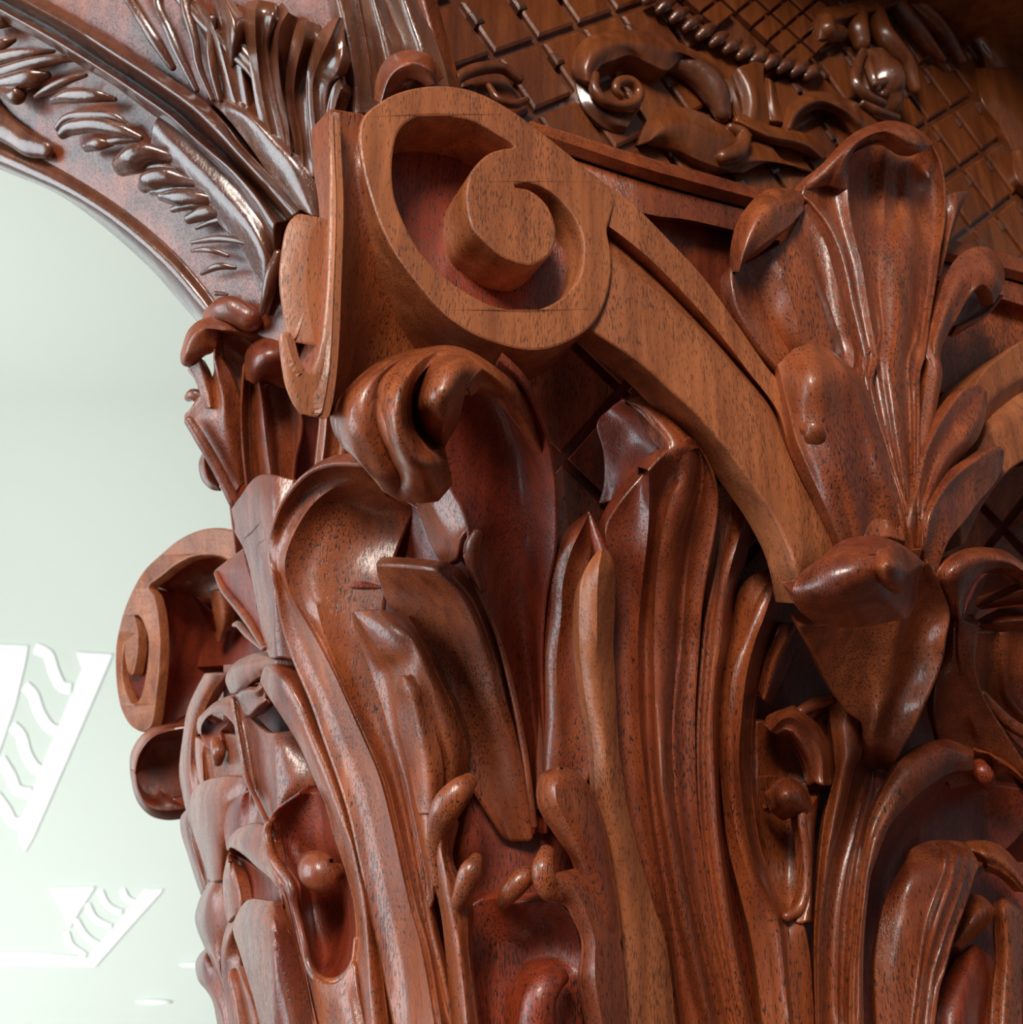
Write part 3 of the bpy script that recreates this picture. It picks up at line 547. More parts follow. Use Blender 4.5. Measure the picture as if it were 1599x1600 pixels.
# mirrored helix band running off to the right
patch('helix_band', ['1760,480,0 1660,510,0 1599,535 1565,560 1538,584 1510,640 1480,720', '1760,540,0 1660,565,0 1599,588 1548,624 1520,670 1490,740', '1760,560,-12 1660,590,-12 1599,612,-12 1550,650,-12 1522,690,-10 1492,760,-6',
    '1760,590,0 1660,620,0 1599,640 1550,675 1525,710 1500,780', '1760,670,0 1660,690,0 1599,717 1570,739 1545,772 1528,800 1505,850'], WT, CAP, FACE, lin=True, thick=42, rr=1.5)
# --- leaf with the snail like curl
sn = patch('scrolled_leaf', ['200,640,8 300,800,4 400,1000,4 500,1150,8 600,1250,12 590,1400,2 550,1700,-20', '600,620,12 620,800,10 620,1000,12 650,1200,16 620,1400,8 600,1700,-20', '830,590,26 790,800,22 740,1000,20 700,1200,22 670,1400,12 640,1700,-18',
    '950,320,34 960,600,24 920,800,22 860,1000,20 800,1200,22 740,1400,14 670,1700,-16', '1000,245,48 1060,360,48 1105,460,48 1132,570,48 1112,690,48 1090,830,46 1040,970,44 970,1130,42 900,1290,34 820,1430,22 690,1720,-14'],
    WM, CAP, SB, 'e', nt=70, ns=7, dh=0, thick=12, rr=1.5)
patch('backing', ['1470,560,-10 1470,900,-10 1470,1250,-10 1470,1680,-10', '1600,560,-10 1600,900,-10 1600,1250,-10 1600,1680,-10', '1800,560,-10 1800,900,-10 1800,1250,-10 1800,1680,-10'], WR, sn, const(0.84), nt=20)
patch('leaf_curl', ['330,210,40 230,290,50 172,400,56 200,520,54 300,610,40', '450,110,44 350,230,66 300,400,74 330,530,66 430,640,44', '560,74,48 480,220,80 450,400,88 480,520,78 570,640,48', '680,72,50 620,200,88 600,350,96 620,480,84 710,620,50',
    '800,103,50 760,220,88 750,350,92 760,480,80 850,590,48', '900,165,50 880,260,72 870,360,72 860,450,60 890,570,40', '985,240,48 960,260,48 930,330,44 920,400,38 930,500,32'], WM, sn, SB, 'e', nt=44, ns=7, dh=4, thick=12, taper=0)
patch('curled_tip', ['710,150,84 655,240,88 662,330,88 715,400,84 800,435,78', '790,130,88 745,230,106 750,320,106 785,385,98 830,425,80', '860,160,78 845,250,102 852,320,102 858,370,92 862,415,78', '905,230,60 900,270,72 895,320,74 885,360,70 880,400,64'], WM, sn, SB, 'e', nt=30, ns=6, dh=6, thick=16)
# --- leaf at the right edge of the frame
rl = patch('branching_leaf', [M(('e', '1120,600,20 1110,700,18 1095,850,16 1060,1000,14 1050,1200,10 1090,1400,8 1150,1650,8')), M(('e', '1170,600,34 1160,800,30 1170,1000,26 1210,1200,22 1270,1350,18 1350,1600,16')),
    M(('e', '1200,600,40 1195,750,38 1205,880,36 1235,1000,34 1265,1150,32 1300,1280,30 1360,1390,28 1480,1560,26')), M(('e', '1300,640,46 1285,760,46 1290,900,46 1322,1030,44 1382,1150,42 1450,1260,40 1525,1380,38 1640,1570,36'))],
    WM, CAP, SB, nt=60, ns=6, dh=0, thick=12, flute=[0, 1, -1])
patch('curled_hood', ['1140,560,34 1105,450,40 1060,330,44 1130,220,48 1230,160,50 1350,143,52 1470,160,50 1560,210,46 1700,320,40', '1180,560,44 1170,440,58 1180,330,66 1240,250,70 1340,200,72 1460,205,70 1560,245,64 1700,360,56',
    '1205,610,44 1235,480,54 1280,380,62 1330,310,66 1420,265,68 1520,262,66 1590,295,62 1720,400,56'], WM, rl, SB, 'e', nt=50, ns=7, dh=0, flute=-3)
patch('leaf_hollow', ['1240,560,20 1290,430,16 1340,340,14 1450,290,14 1700,380,14', '1300,560,6 1400,440,4 1500,400,4 1700,440,4', '1290,640,10 1400,600,4 1560,560,2 1720,560,2'], WR, rl, SB, 'e', nt=20, dh=-6)
patch('curled_tip', ['1310,500,24 1400,450,34 1500,400,40 1620,350,44 1720,330,44', '1330,520,30 1420,480,46 1520,440,54 1640,400,56 1740,390,52', '1340,530,24 1430,515,34 1530,500,40 1640,490,42 1740,490,40'], WM, rl, SB, 'e', nt=30, dh=0)
patch('curled_tip', ['1330,590,20 1440,540,30 1560,530,34 1700,540,34', '1340,620,26 1440,610,42 1560,600,46 1700,600,46', '1350,640,20 1440,665,30 1540,660,34 1700,630,34'], WM, rl, SB, 'e', nt=30, dh=0)
patch('leaf_hollow', ['1290,680,6 1290,900,4 1340,1060,4 1430,1200,4 1600,1400,4', '1400,680,-8 1400,900,-8 1440,1060,-6 1500,1180,-4 1640,1330,0', '1480,680,-4 1490,900,-2 1500,1060,0 1560,1150,2 1660,1250,4', '1560,660,-10 1560,900,-8 1570,1060,-6 1640,1150,-4', '1740,640,-6 1740,900,-6 1740,1100,-4'], WM, rl, SB, 'e', nt=40, dh=-6)
tube('leaf_margin', '1350,1060,14,6 1420,1150,16,9 1500,1230,18,10 1590,1290,20,10 1700,1340,20,10', WM, rl, SB, 'e', n=24, dh=0)
# --- lower right leaf with its wide hood
lr = patch('hooded_leaf', [M(('e', '540,1085,30 602,1160,34 617,1230,34 600,1350,33 570,1480,32'), ('f', '540,0,31 490,220,30 440,420,29 400,560,28 370,750,27 350,950,26 340,1200,25 335,1700,24')),
    M(('e', '660,1300,20 650,1450,20'), ('f', '640,60,22 590,220,22 540,430,24 490,650,24 455,900,24 445,1150,24 440,1400,23 445,1700,22')),
    M(('e', '760,1560,28 745,1590,28'), ('f', '690,120,28 640,270,28 590,450,28 550,650,28 520,850,28 505,1050,27 490,1300,26 490,1700,25')),
    M(('e', '1285,1405,58 1160,1355,60 1080,1350,58 960,1390,54 860,1460,50 800,1540,48'), ('f', '745,110,46 690,220,44 645,330,42 612,480,40 590,600,39 572,750,38 560,900,37 543,1100,36 522,1300,35 520,1700,34'))],
    WM, CAP, BELL, nt=80, ns=6, dh=14, thick=14, flute=[5, 4, 4])
patch('leaf_margin', [M(('e', '1290,1408,58 1160,1355,60 1080,1350,58 960,1390,54 860,1460,50 800,1540,48'), ('f', '745,110,46 690,220,44 645,330,42 612,480,40 590,600,39 572,750,38 560,900,37 543,1100,36 522,1300,35 520,1700,34')),
    M(('e', '1290,1450,68 1150,1420,70 1050,1460,66 940,1540,62'), ('f', '860,70,58 790,190,54 725,310,50 670,430,47 640,550,45 615,680,43 595,850,42 575,1050,40 560,1300,39 560,1700,38')),
    M(('f', '1290,5,62 1180,10,62 1060,70,60 940,160,56 840,260,52 770,350,49 720,450,46 680,560,44 642,680,42 620,850,41 600,1050,40 592,1300,39 600,1700,38'))], WM, lr, BELL, nt=80, ns=5, dh=14, thick=10, flute=-2)
tube('curled_tip', '1330,-10,48,12 1350,40,52,16 1380,90,44,12', WR, lr, BELL, 'f', n=14, dh=14)
patch('curled_hood', [M(('e', '1290,1408,50 1340,1398,52 1450,1430,52 1540,1490,50 1620,1590,48 1700,1700,46')), M(('e', '1400,1450,58 1440,1470,62 1510,1510,62 1590,1580,60 1700,1740,56')),
    M(('f', '1425,50,46 1440,30,50 1500,18,54 1570,60,54 1640,130,50 1720,260,48'))], WM, lr, BELL, nt=30, ns=5, dh=14)
patch('leaf_hollow', [M(('f', '1290,20,40 1060,80,38 840,280,30 720,470,24 640,700,18 600,1000,12 600,1400,12 610,1700,12')), M(('f', '1350,100,6 1150,200,0 950,350,-4 820,520,-4 740,720,-2 690,1000,2 680,1400,4 690,1700,4')),
    M(('f', '1450,120,6 1350,300,-4 1150,420,-8 980,560,-8 860,750,-4 780,1000,0 740,1400,4 760,1700,4')), M(('f', '1650,150,10 1620,350,4 1500,500,0 1350,600,0 1150,800,0 980,1050,0 900,1400,4 860,1700,4'))], WR, lr, BELL, nt=50, ns=6, dh=8)
patch('inner_leaf', ['860,590,20 790,720,22 725,900,22 692,1100,22 682,1300,22 700,1700,22', '900,510,26 880,700,38 840,900,36 810,1100,34 790,1300,32 800,1700,30', '1000,462,30 1010,650,46 960,850,44 910,1050,40 880,1300,36 860,1700,34',
    '1090,450,32 1115,620,52 1060,800,50 1010,950,46 980,1100,42 950,1300,38 900,1700,36'], WM, lr, BELL, 'f', nt=50, ns=6, dh=10)
patch('inner_leaf', ['1090,450,32 1120,560,52 1115,640,54 1060,800,52 1010,950,48 980,1100,44 950,1300,40 900,1700,38', '1180,458,32 1180,560,56 1160,700,58 1110,850,54 1060,1000,50 1020,1150,46 990,1300,42 940,1700,40', '1230,466,30 1250,540,54 1230,700,58 1170,880,54 1120,1020,50 1070,1180,46 1030,1350,42 990,1700,40',
    '1250,470,28 1310,570,50 1316,620,54 1292,680,54 1262,780,54 1222,900,52 1182,1000,50 1150,1100,48 1110,1250,44 1062,1400,42 1020,1700,40'], WM, lr, BELL, 'f', nt=56, ns=5, dh=10, flute=[3, 2, 2])
patch('inner_leaf', ['1240,470,28 1320,455,30 1420,470,32 1500,520,34 1570,600,34 1660,730,34', '1280,520,36 1360,530,48 1450,560,50 1530,630,50 1620,740,48', '1320,580,30 1380,600,44 1470,642,46 1545,700,46 1600,770,44'], WM, lr, BELL, 'f', nt=36, ns=6, dh=10)
patch('small_lobe', ['1290,788,14 1240,870,18 1200,1000,18 1150,1110,14', '1340,800,20 1330,890,34 1270,1000,30 1190,1110,18', '1375,822,18 1415,880,26 1402,950,26 1310,1050,20 1210,1140,12'], WM, lr, BELL, 'f', nt=30, ns=6, dh=10)
patch('small_lobe', ['1425,835,14 1420,900,18 1430,1000,18 1440,1200,18 1420,1400,18 1400,1700,18', '1480,800,18 1480,870,34 1500,1000,34 1510,1200,32 1500,1400,30 1490,1700,30', '1555,825,16 1590,900,24 1592,1000,24 1592,1200,24 1590,1400,24 1590,1700,24'], WM, lr, BELL, 'f', nt=30, ns=6, dh=10)
patch('rounded_lobe', ['1200,1180,4 1120,1330,6 1060,1500,8 1040,1700,8', '1300,1108,10 1290,1250,22 1250,1450,24 1200,1700,24', '1385,1180,4 1405,1330,6 1380,1480,6 1350,1700,6'], WR, lr, BELL, 'f', nt=30, ns=8, dh=10)
patch('leaf_hollow', ['1180,600,-2 1100,1000,-2 1000,1700,-2', '1400,600,-6 1400,1000,-6 1350,1700,-6', '1700,600,-2 1700,1000,-2 1700,1700,-2'], WR, lr, BELL, 'f', nt=20, dh=8)
# stem lobe, loop and knobs between tall leaf and hooded leaf
st = patch('side_lobe', [M(('e', '395,1110,20 405,1250,26 425,1400,26 430,1560,26'), ('f', '400,150,26 365,300,26 345,450,26 320,700,25 300,1000,24 300,1300,24 310,1700,24')),
    M(('e', '470,1066,30 505,1200,40 510,1400,40'), ('f', '480,0,40 450,150,40 412,350,38 377,550,36 350,800,34 327,1000,32 320,1300,31 322,1700,30')),
    M(('e', '540,1083,26 602,1160,32 618,1230,33 600,1350,33 570,1480,32'), ('f', '540,0,32 490,220,31 440,420,30 400,560,29 370,750,28 352,950,27 342,1200,26 338,1700,25'))], WM, lr, BELL, nt=60, ns=6, dh=16)
patch('looped_margin', [M(('f', '-60,640,24 -10,800,26 45,940,28 70,1150,28 110,1400,28 150,1700,28')), M(('f', '60,1060,22 100,1060,26 140,1200,28 190,1450,28 230,1700,28')), M(('f', '180,900,30 230,1000,32 260,1150,30 280,1400,28 300,1700,28'))], WM, lr, BELL, nt=30, dh=10)
tube('leaf_margin', '215,300,34,8 222,380,34,7 240,500,33,7 246,650,32,7 240,770,32,7 200,880,30,8 120,930,28,8', WM, lr, BELL, 'f', n=30, dh=12)
patch('leaf_margin', ['215,300,30 225,380,30 245,500,30 250,650,30 245,770,30 215,880,30 190,960,30', '260,260,32 270,400,34 275,550,34 275,700,34 270,850,34 260,950,34', '330,160,20 300,350,20 290,550,20 285,700,20 282,850,20 285,960,20'], WM, lr, BELL, 'f', nt=30, dh=12)
patch('leaf_hollow', ['-60,60,6 -60,400,4 -20,700,6 50,930,16', '60,60,2 60,400,-4 70,700,-2 100,930,12', '130,100,2 150,400,-2 150,700,0 150,930,12', '250,100,14 240,400,14 240,700,16 200,930,18'], WM, lr, BELL, 'f', nt=30, dh=10)
patch('rounded_lobe', ['-10,150,16 20,260,18 60,300,18 100,330,10', '60,78,24 90,150,44 120,230,42 150,310,24', '130,58,26 180,130,44 200,220,44 210,300,30', '200,88,22 260,165,30 272,240,32 270,320,30'], WM, lr, BELL, 'f', nt=30, ns=6, dh=12)
hh = patch('curled_hood', ['-20,1250,20 80,1170,26 150,1148,28 220,1178,28 300,1240,28 370,1350,28 402,1450,28 415,1620,28', '20,1290,30 90,1220,42 160,1210,48 230,1260,48 300,1350,46 340,1460,44 350,1620,42',
    '60,1310,30 110,1280,38 170,1310,42 230,1390,42 275,1480,40 300,1600,38', '90,1330,20 140,1340,26 190,1400,30 240,1500,30 260,1620,28'], WM, lr, BELL, 'e', nt=44, ns=6, dh=10, flute=[-1, 2, 0])
patch('leaf_hollow', ['-60,1240,8 -60,1450,6 -60,1650,6', '100,1250,10 100,1450,-2 100,1650,0', '300,1250,16 300,1450,8 290,1650,12', '400,1150,14 410,1400,16 420,1650,16'], WM, lr, BELL, 'e', nt=20, dh=10)
tube('leaf_margin', '210,1170,20,9 300,1120,22,11 390,1090,26,9', WM, lr, BELL, 'e', n=14, dh=12)
# ================================================================== left hand leaves seen edge on
def LS(name, rails, mat=WM, par=None, **k): return patch(name, rails, mat, par or CAP, LB, **k)
lw = LS('side_leaf', [M(('h', '735,330,52 790,440,52 870,560,50 960,700,50 1060,870,48 1150,1080,46 1230,1260,44 1290,1400,42 1340,1599,42'), ('i', '1400,180,42 1455,350,42 1505,560,42 1530,750,42 1532,950,42 1500,1100,42 1480,1250,40 1500,1450,40 1530,1700,40')),
    M(('h', '760,240,48 900,380,58 1000,560,58 1090,760,56 1180,980,54 1280,1220,52 1380,1500,50'), ('i', '1450,60,50 1520,350,50 1560,600,50 1590,800,50 1600,1000,50 1610,1300,50 1640,1700,50')),
    M(('h', '830,200,44 960,300,54 1080,520,56 1170,760,54 1270,1000,52 1370,1270,50 1450,1550,50'), ('i', '1500,100,50 1570,400,50 1610,600,50 1640,900,50 1670,1300,50 1710,1700,50')),
    M(('h', '1060,188,30 1130,350,32 1200,560,34 1290,800,36 1380,1050,38 1460,1300,38 1540,1599,40'), ('i', '1560,150,40 1620,420,40 1680,800,40 1740,1200,40 1800,1700,40'))], nt=80, ns=5)
LS('side_leaf', ['1120,1180,44 1150,1300,44 1200,1500,44 1250,1700,44', '1250,1270,50 1300,1400,52 1350,1550,52 1380,1700,52', '1380,1260,52 1430,1400,54 1480,1550,54 1510,1700,54', '1500,1100,48 1520,1300,50 1560,1500,50 1600,1700,50'], par=lw, reg='i', nt=30)
LS('leaf_hollow', [M(('h', '1060,1290,30 860,1430,36 790,1560,40'), ('i', '790,80,40 850,250,40 980,430,40 1000,560,40 1060,800,36 1110,1000,36 1160,1180,36')), M(('h', '1150,1290,20 1050,1450,16'), ('i', '1000,50,12 1080,300,8 1150,560,0 1200,800,2 1250,1000,8 1240,1200,24')),
    M(('h', '1230,1290,22 1250,1450,18'), ('i', '1250,50,14 1350,300,8 1400,560,4 1430,800,8 1420,1000,14 1380,1250,30')), M(('h', '1260,1330,38 1330,1560,40'), ('i', '1400,180,40 1455,350,40 1505,560,40 1530,750,40 1530,950,40 1500,1100,40'))], WR, lw, nt=50, ns=6)
tube('leaf_margin', '800,-60,44,7 785,30,46,8 815,180,46,8 880,300,46,8 960,400,46,8 1000,500,46,9 1020,620,45,6 1060,780,44,6 1100,950,44,6 1130,1100,43,7 1200,1220,42,9 1330,1270,42,9 1450,1200,42,8 1515,1080,42,6 1535,900,42,5', WM, lw, LB, 'i', n=60)
tube('rounded_lobe', '1080,290,28,8 1130,270,36,20 1200,320,42,29 1280,370,40,25 1370,340,30,14', WM, lw, LB, 'i', n=20, flat=0.9)
ch = LS('curled_hood', ['478,440,30 440,340,32 470,250,34 550,170,34 680,120,34 850,118,34 1050,165,30', '520,440,36 510,340,46 560,260,48 650,210,48 760,190,46 900,180,42 1060,200,34', '560,430,34 600,390,40 640,350,42 690,310,42 740,290,40 820,260,36 1060,260,28'], reg='h', nt=44, ns=6, flute=-3)
LS('curled_tip', ['520,470,30 560,420,34 640,400,38 700,400,38 740,340,36', '560,530,30 590,480,36 650,450,40 720,440,38 770,420,32', '590,600,28 640,590,34 700,540,36 770,480,30', '600,640,26 660,640,26 740,570,26 800,520,24'], par=ch, reg='h', nt=24, flute=[-3, 3, -3])
LS('leaf_blade', ['500,480,30 520,600,30 560,800,30 590,1000,30 620,1150,30 650,1260,30 640,1450,30 640,1650,30', '600,600,18 640,750,14 660,950,14 700,1150,16 730,1350,18 760,1600,20', '760,760,16 780,900,20 800,1100,22 830,1300,22 860,1550,22', '860,780,16 910,900,20 950,1100,22 970,1250,22 960,1380,18', '990,760,10 1080,950,12 1160,1150,12 1190,1260,10'], par=ch, reg='h', nt=44, ns=5)
tube('leaf_vein', '500,490,32,4 560,850,32,4 620,1150,32,4 700,1330,32,4 790,1520,32,5', WM, ch, LB, 'h', n=26)
h3 = LS('small_hood', ['215,780,14 205,720,16 235,640,18 330,540,20 430,485,20 510,460,18', '240,780,18 240,720,26 280,640,30 360,580,32 440,560,32 520,560,26', '225,740,16 260,660,22 330,615,26 400,605,28 470,640,28 520,720,26 570,850,24'], reg='h', nt=36, dh=4)
LS('leaf_blade', ['190,820,12 190,950,12 205,1100,12 230,1210,12', '240,850,18 240,1000,18 260,1200,18', '300,890,10 290,1000,8 290,1200,8', '400,800,4 420,1000,2 450,1200,2', '560,800,14 590,1000,14 620,1200,14'], par=h3, reg='h', nt=24)
LS('curled_tip', ['230,770,14 290,880,16 360,900,16 400,820,14', '250,700,8 310,780,6 370,780,6 400,740,6', '270,660,6 340,700,0 420,690,0 470,680,6'], WR, h3, reg='h', nt=16)
tube('small_tip', '370,860,16,10 385,940,20,11 380,1010,16,8', WM, h3, LB, 'h', n=12)
LS('outer_strip', [M(('h', '265,288,0 180,450,0 120,600,0 88,800,0 58,1050,0 68,1200,0 110,1400,0 170,1599,0'), ('i', '250,230,0 300,440,0')), M(('h', '330,290,6 250,450,8 180,620,8 140,800,8 130,1000,8 135,1180,8 170,1400,8 215,1599,8'), ('i', '270,230,8 305,440,8')), M(('h', '440,290,-4 340,420,-2 270,560,0 205,760,0 185,900,0 182,1050,0 205,1200,0 230,1400,0 250,1599,0'), ('i', '290,230,0 320,430,0'))], nt=50)
LS('rounded_lobe', [M(('h', '200,1215,14 155,1300,14 150,1450,14 180,1599,14'), ('i', '220,150,14 310,415,14')), M(('h', '300,1165,22 270,1300,34 270,1450,34 290,1599,32'), ('i', '320,150,28 350,410,22')), M(('h', '450,1140,22 420,1300,34 410,1450,32 400,1599,30'), ('i', '400,150,26 400,400,20')), M(('h', '615,1150,10 600,1300,12 560,1450,12 520,1599,12'), ('i', '470,150,12 440,400,12'))], nt=36)
LS('small_lobe', [M(('h', '560,1300,26 450,1400,28 425,1500,28 432,1620,28'), ('i', '450,150,28')), M(('h', '590,1290,30 540,1450,30 520,1620,30'), ('i', '470,130,30')), M(('h', '635,1260,22 640,1450,18 640,1620,18'), ('i', '600,150,18'))], WR, nt=20)
h7 = LS('pointed_hood', [M(('i', '455,160,38 470,70,38 520,0,38'), ('h', '600,1550,36 700,1530,34 800,1560,32')), M(('i', '475,140,42 560,80,50 660,80,50 750,60,44'), ('h', '800,1620,36')), M(('i', '490,130,40 600,200,46 700,290,48 820,390,48 900,500,46 935,610,44')), ], reg='0', nt=30, flute=-2)
LS('pointed_hood', ['500,130,42 620,200,46 720,290,48 820,380,48 900,500,46 940,610,44 1000,850,42 1060,1100,42 1110,1300,42 1180,1700,42', '640,90,48 760,180,50 850,320,50 920,450,48 970,600,46 1020,850,44 1080,1100,44 1140,1400,44 1200,1700,44', '780,0,40 830,180,42 900,340,42 990,500,42 1010,640,42 1060,850,42 1110,1100,42 1170,1400,42 1240,1700,42'], par=h7, reg='i', nt=50, flute=-2)
LS('leaf_hollow', ['470,180,30 520,400,30 560,620,30', '600,250,10 640,400,6 680,600,8', '780,380,12 800,480,12 840,620,16', '900,500,34 930,600,36 940,650,36'], WR, h7, reg='i', nt=24, ns=6)
LS('leaf_margin', ['460,200,34 420,400,34 430,600,34 462,750,34', '480,260,38 480,450,38 500,600,38 510,700,38', '470,190,34 530,420,34 560,620,34 540,700,34'], par=h7, reg='i', nt=24)
l8 = LS('rounded_lobe', ['300,430,10 235,540,12 188,690,12 200,800,12 260,950,12 330,1100,12 400,1250,12 445,1400,12 490,1700,12', '350,400,16 300,540,30 270,700,34 290,850,32 340,1000,28 390,1150,26 440,1350,22 500,1700,20', '415,378,10 415,540,18 440,700,20 470,800,18 440,1000,14 430,1200,14 450,1400,14 520,1700,14'], reg='i', nt=50, ns=7)
LS('big_lobe', ['560,640,44 512,750,48 510,850,48 560,1000,48 620,1200,48 680,1400,48 760,1700,48', '640,570,50 640,720,62 670,850,62 720,1050,60 780,1250,58 830,1450,56 880,1700,54', '780,580,50 800,750,62 850,950,60 900,1150,58 950,1400,56 1010,1700,54', '935,610,40 1000,800,40 1060,1050,40 1110,1300,40 1190,1700,40'], reg='i', nt=50, ns=7)
LS('inner_lobe', ['510,700,28 450,800,28 412,950,28 405,1100,28 420,1250,28 460,1450,28 500,1700,28', '520,780,34 475,880,32 450,1000,28 450,1150,26 480,1350,26 560,1700,26', '540,800,26 540,1000,14 560,1150,14 620,1400,14 700,1700,14'], reg='i', nt=36)
tube('small_tip', '510,1180,38,8 520,1240,40,10 560,1400,38,11 620,1700,38,14', WM, CAP, LB, 'i', n=16, flat=0.8)
LS('small_lobe', ['575,1130,36 620,1240,38 680,1400,38 750,1700,38', '540,1140,40 590,1280,44 640,1420,44 700,1700,44', '520,1170,34 560,1350,34 590,1500,34 630,1700,34'], reg='i', nt=20)
LS('rounded_lobe', ['270,978,0 215,1040,0 190,1120,0 215,1240,0 285,1330,0 340,1440,0 390,1700,0', '290,990,6 260,1080,14 260,1200,14 330,1350,12 400,1500,10 440,1700,8', '310,1010,0 340,1120,4 390,1260,4 440,1420,4 480,1700,4'], reg='i', nt=36)
LS('outer_strip', [M(('h', '110,1420,-14 68,1480,-14 72,1599,-14'), ('i', '130,200,-14 180,360,-14 235,520,-14')), M(('h', '130,1430,-8 120,1520,-6'), ('i', '150,100,-6 210,300,-6 260,480,-8')), M(('h', '150,1440,-14 180,1599,-14'), ('i', '230,200,-14 290,440,-14'))], nt=24)
# --- leaf edge and lobes above
D = LS('edge_leaf', [M(('4', '566,790,58 580,860,58'), ('j', '1050,160,58 1120,290,56 1170,450,54 1200,600,52 1250,850,50 1300,1090,48 1340,1200,48')), M(('4', '600,740,62 650,880,64'), ('j', '1180,150,62 1220,350,60 1260,550,58 1310,780,56 1360,1000,54 1400,1200,52')), M(('4', '680,650,62 700,780,68 720,900,66'), ('j', '1270,250,62 1300,400,62 1340,600,60 1390,800,58 1430,1000,54 1450,1200,52')),
    M(('4', '820,668,50 780,780,60 735,880,66'), ('j', '1330,280,64 1345,400,62 1400,600,58 1460,850,54 1510,1050,50 1560,1220,48'))], nt=50, ns=6)
LS('triangle_lobe', ['1120,310,30 1000,400,32 885,490,34', '1150,450,38 1050,480,40 900,520,38', '1200,650,40 1100,600,40 920,540,38', '1250,900,42 1180,850,42 1060,740,40', '1310,1120,44 1290,1080,44 1270,1050,44'], WR, D, reg='j', nt=20, taper=0)
tube('leaf_margin', '900,510,40,4 960,640,42,6 1080,790,44,7 1190,940,46,7 1300,1130,48,5', WM, D, LB, 'j', n=20)
tube('small_tip', '1050,940,30,4 1090,940,34,6 1170,1020,36,7 1290,1140,42,4', WM, D, LB, 'j', n=14)
# --- left face ornament (same pattern as the front one, seen from the side)
LF = const(0.80)
lf = patch('centre_ornament', ['415,220,30 430,380,28 520,540,26 580,700,24 615,830,22 632,1000,20 642,1200,18 668,1450,16', '400,450,34 440,600,34 490,760,32 520,950,28 560,1200,24 620,1480,20', '380,600,20 410,780,22 420,950,24 470,1200,22 590,1520,18', '200,850,14 160,920,14 240,1100,14 400,1350,14 560,1590,14'], WM, CAP, LF, 'd', nt=44, ns=6)
tube('leaf_margin', '195,950,24,8 300,1120,26,9 400,1290,26,9 480,1440,26,9 570,1620,26,10', WM, lf, LF, 'd', n=24)
patch('leaf_facet', ['200,500,22 240,570,22 285,690,22 330,830,22', '280,430,26 310,550,26 350,700,26 370,830,26', '320,450,20 370,560,20 395,700,20 412,830,20'], WM, lf, LF, 'd', nt=20)
patch('curled_hood', ['190,500,22 140,480,26 122,420,28 140,330,30 180,210,32 240,140,32 320,100,32 430,84,30 600,98,26 780,150,20 950,225,14', '210,480,26 190,400,36 200,310,40 240,230,42 320,180,42 400,180,42 470,190,40 600,200,34 780,250,26 950,300,18', '290,430,24 330,400,30 370,380,32 400,330,34 415,260,34 430,200,34 520,220,30 620,250,26 720,310,20 900,380,12'], WM, lf, LF, 'd', nt=60, ns=6, flute=-2)
patch('leaf_facet', ['415,180,26 600,240,26 720,320,24', '430,300,18 560,350,14 690,400,12', '500,480,14 570,540,10 660,560,8', '600,780,16 615,800,14 650,820,12'], WM, lf, LF, 'd', nt=20)
b4 = patch('rounded_lobe', ['655,600,20 655,480,24 672,370,28 740,295,30 850,252,30 960,250,28', '700,620,26 720,500,42 770,400,48 860,350,48 980,340,44', '740,640,26 790,560,40 860,500,46 940,470,46 1010,460,42', '800,640,16 870,640,20 940,660,22 1020,670,22'], WM, lf, LF, 'd', nt=30, ns=6)
patch('side_lobe', ['655,480,22 640,700,22 632,900,22 650,1200,22 680,1500,22', '700,600,10 700,800,8 700,1000,8 710,1250,8 730,1500,8', '770,600,28 800,800,28 820,1000,28 850,1250,28 885,1500,28', '850,650,14 900,900,10 920,1100,10 930,1300,10 950,1500,10', '960,650,14 1050,850,14 1060,1050,14 1030,1250,14 1010,1500,14', '1000,650,20 1110,900,20 1115,1050,20 1070,1250,20 1040,1500,20'], WM, lf, LF, 'd', nt=44, ns=6)
patch('leaf_hollow', ['1000,600,0 1050,1000,0 1000,1600,0', '1280,600,-2 1270,1000,-2 1240,1600,-2'], WR, lf, LF, 'd', nt=20)
tube('small_tip', '190,750,6,7 230,730,10,10 300,760,10,11', WM, lf, LF, 'd', n=12)
patch('rounded_lobe', ['300,1220,0 275,1310,0 300,1430,0 370,1510,0 450,1530,0', '320,1240,8 320,1340,12 350,1420,12 420,1490,8', '340,1260,0 370,1330,4 410,1400,4 450,1480,2'], WM, lf, LF, 'd', nt=20)
patch('grooved_post', ['1290,870,10 1280,1000,10 1240,1400,10', '1340,870,18 1330,1050,18 1290,1400,18', '1400,870,10 1400,1050,10 1350,1400,10', '1440,900,14 1480,1100,14 1470,1400,14', '1500,900,4 1550,1150,4 1560,1400,4'], WM, lf, const(0.72), 'd', nt=24, flute=[0, 2, 0, 0])
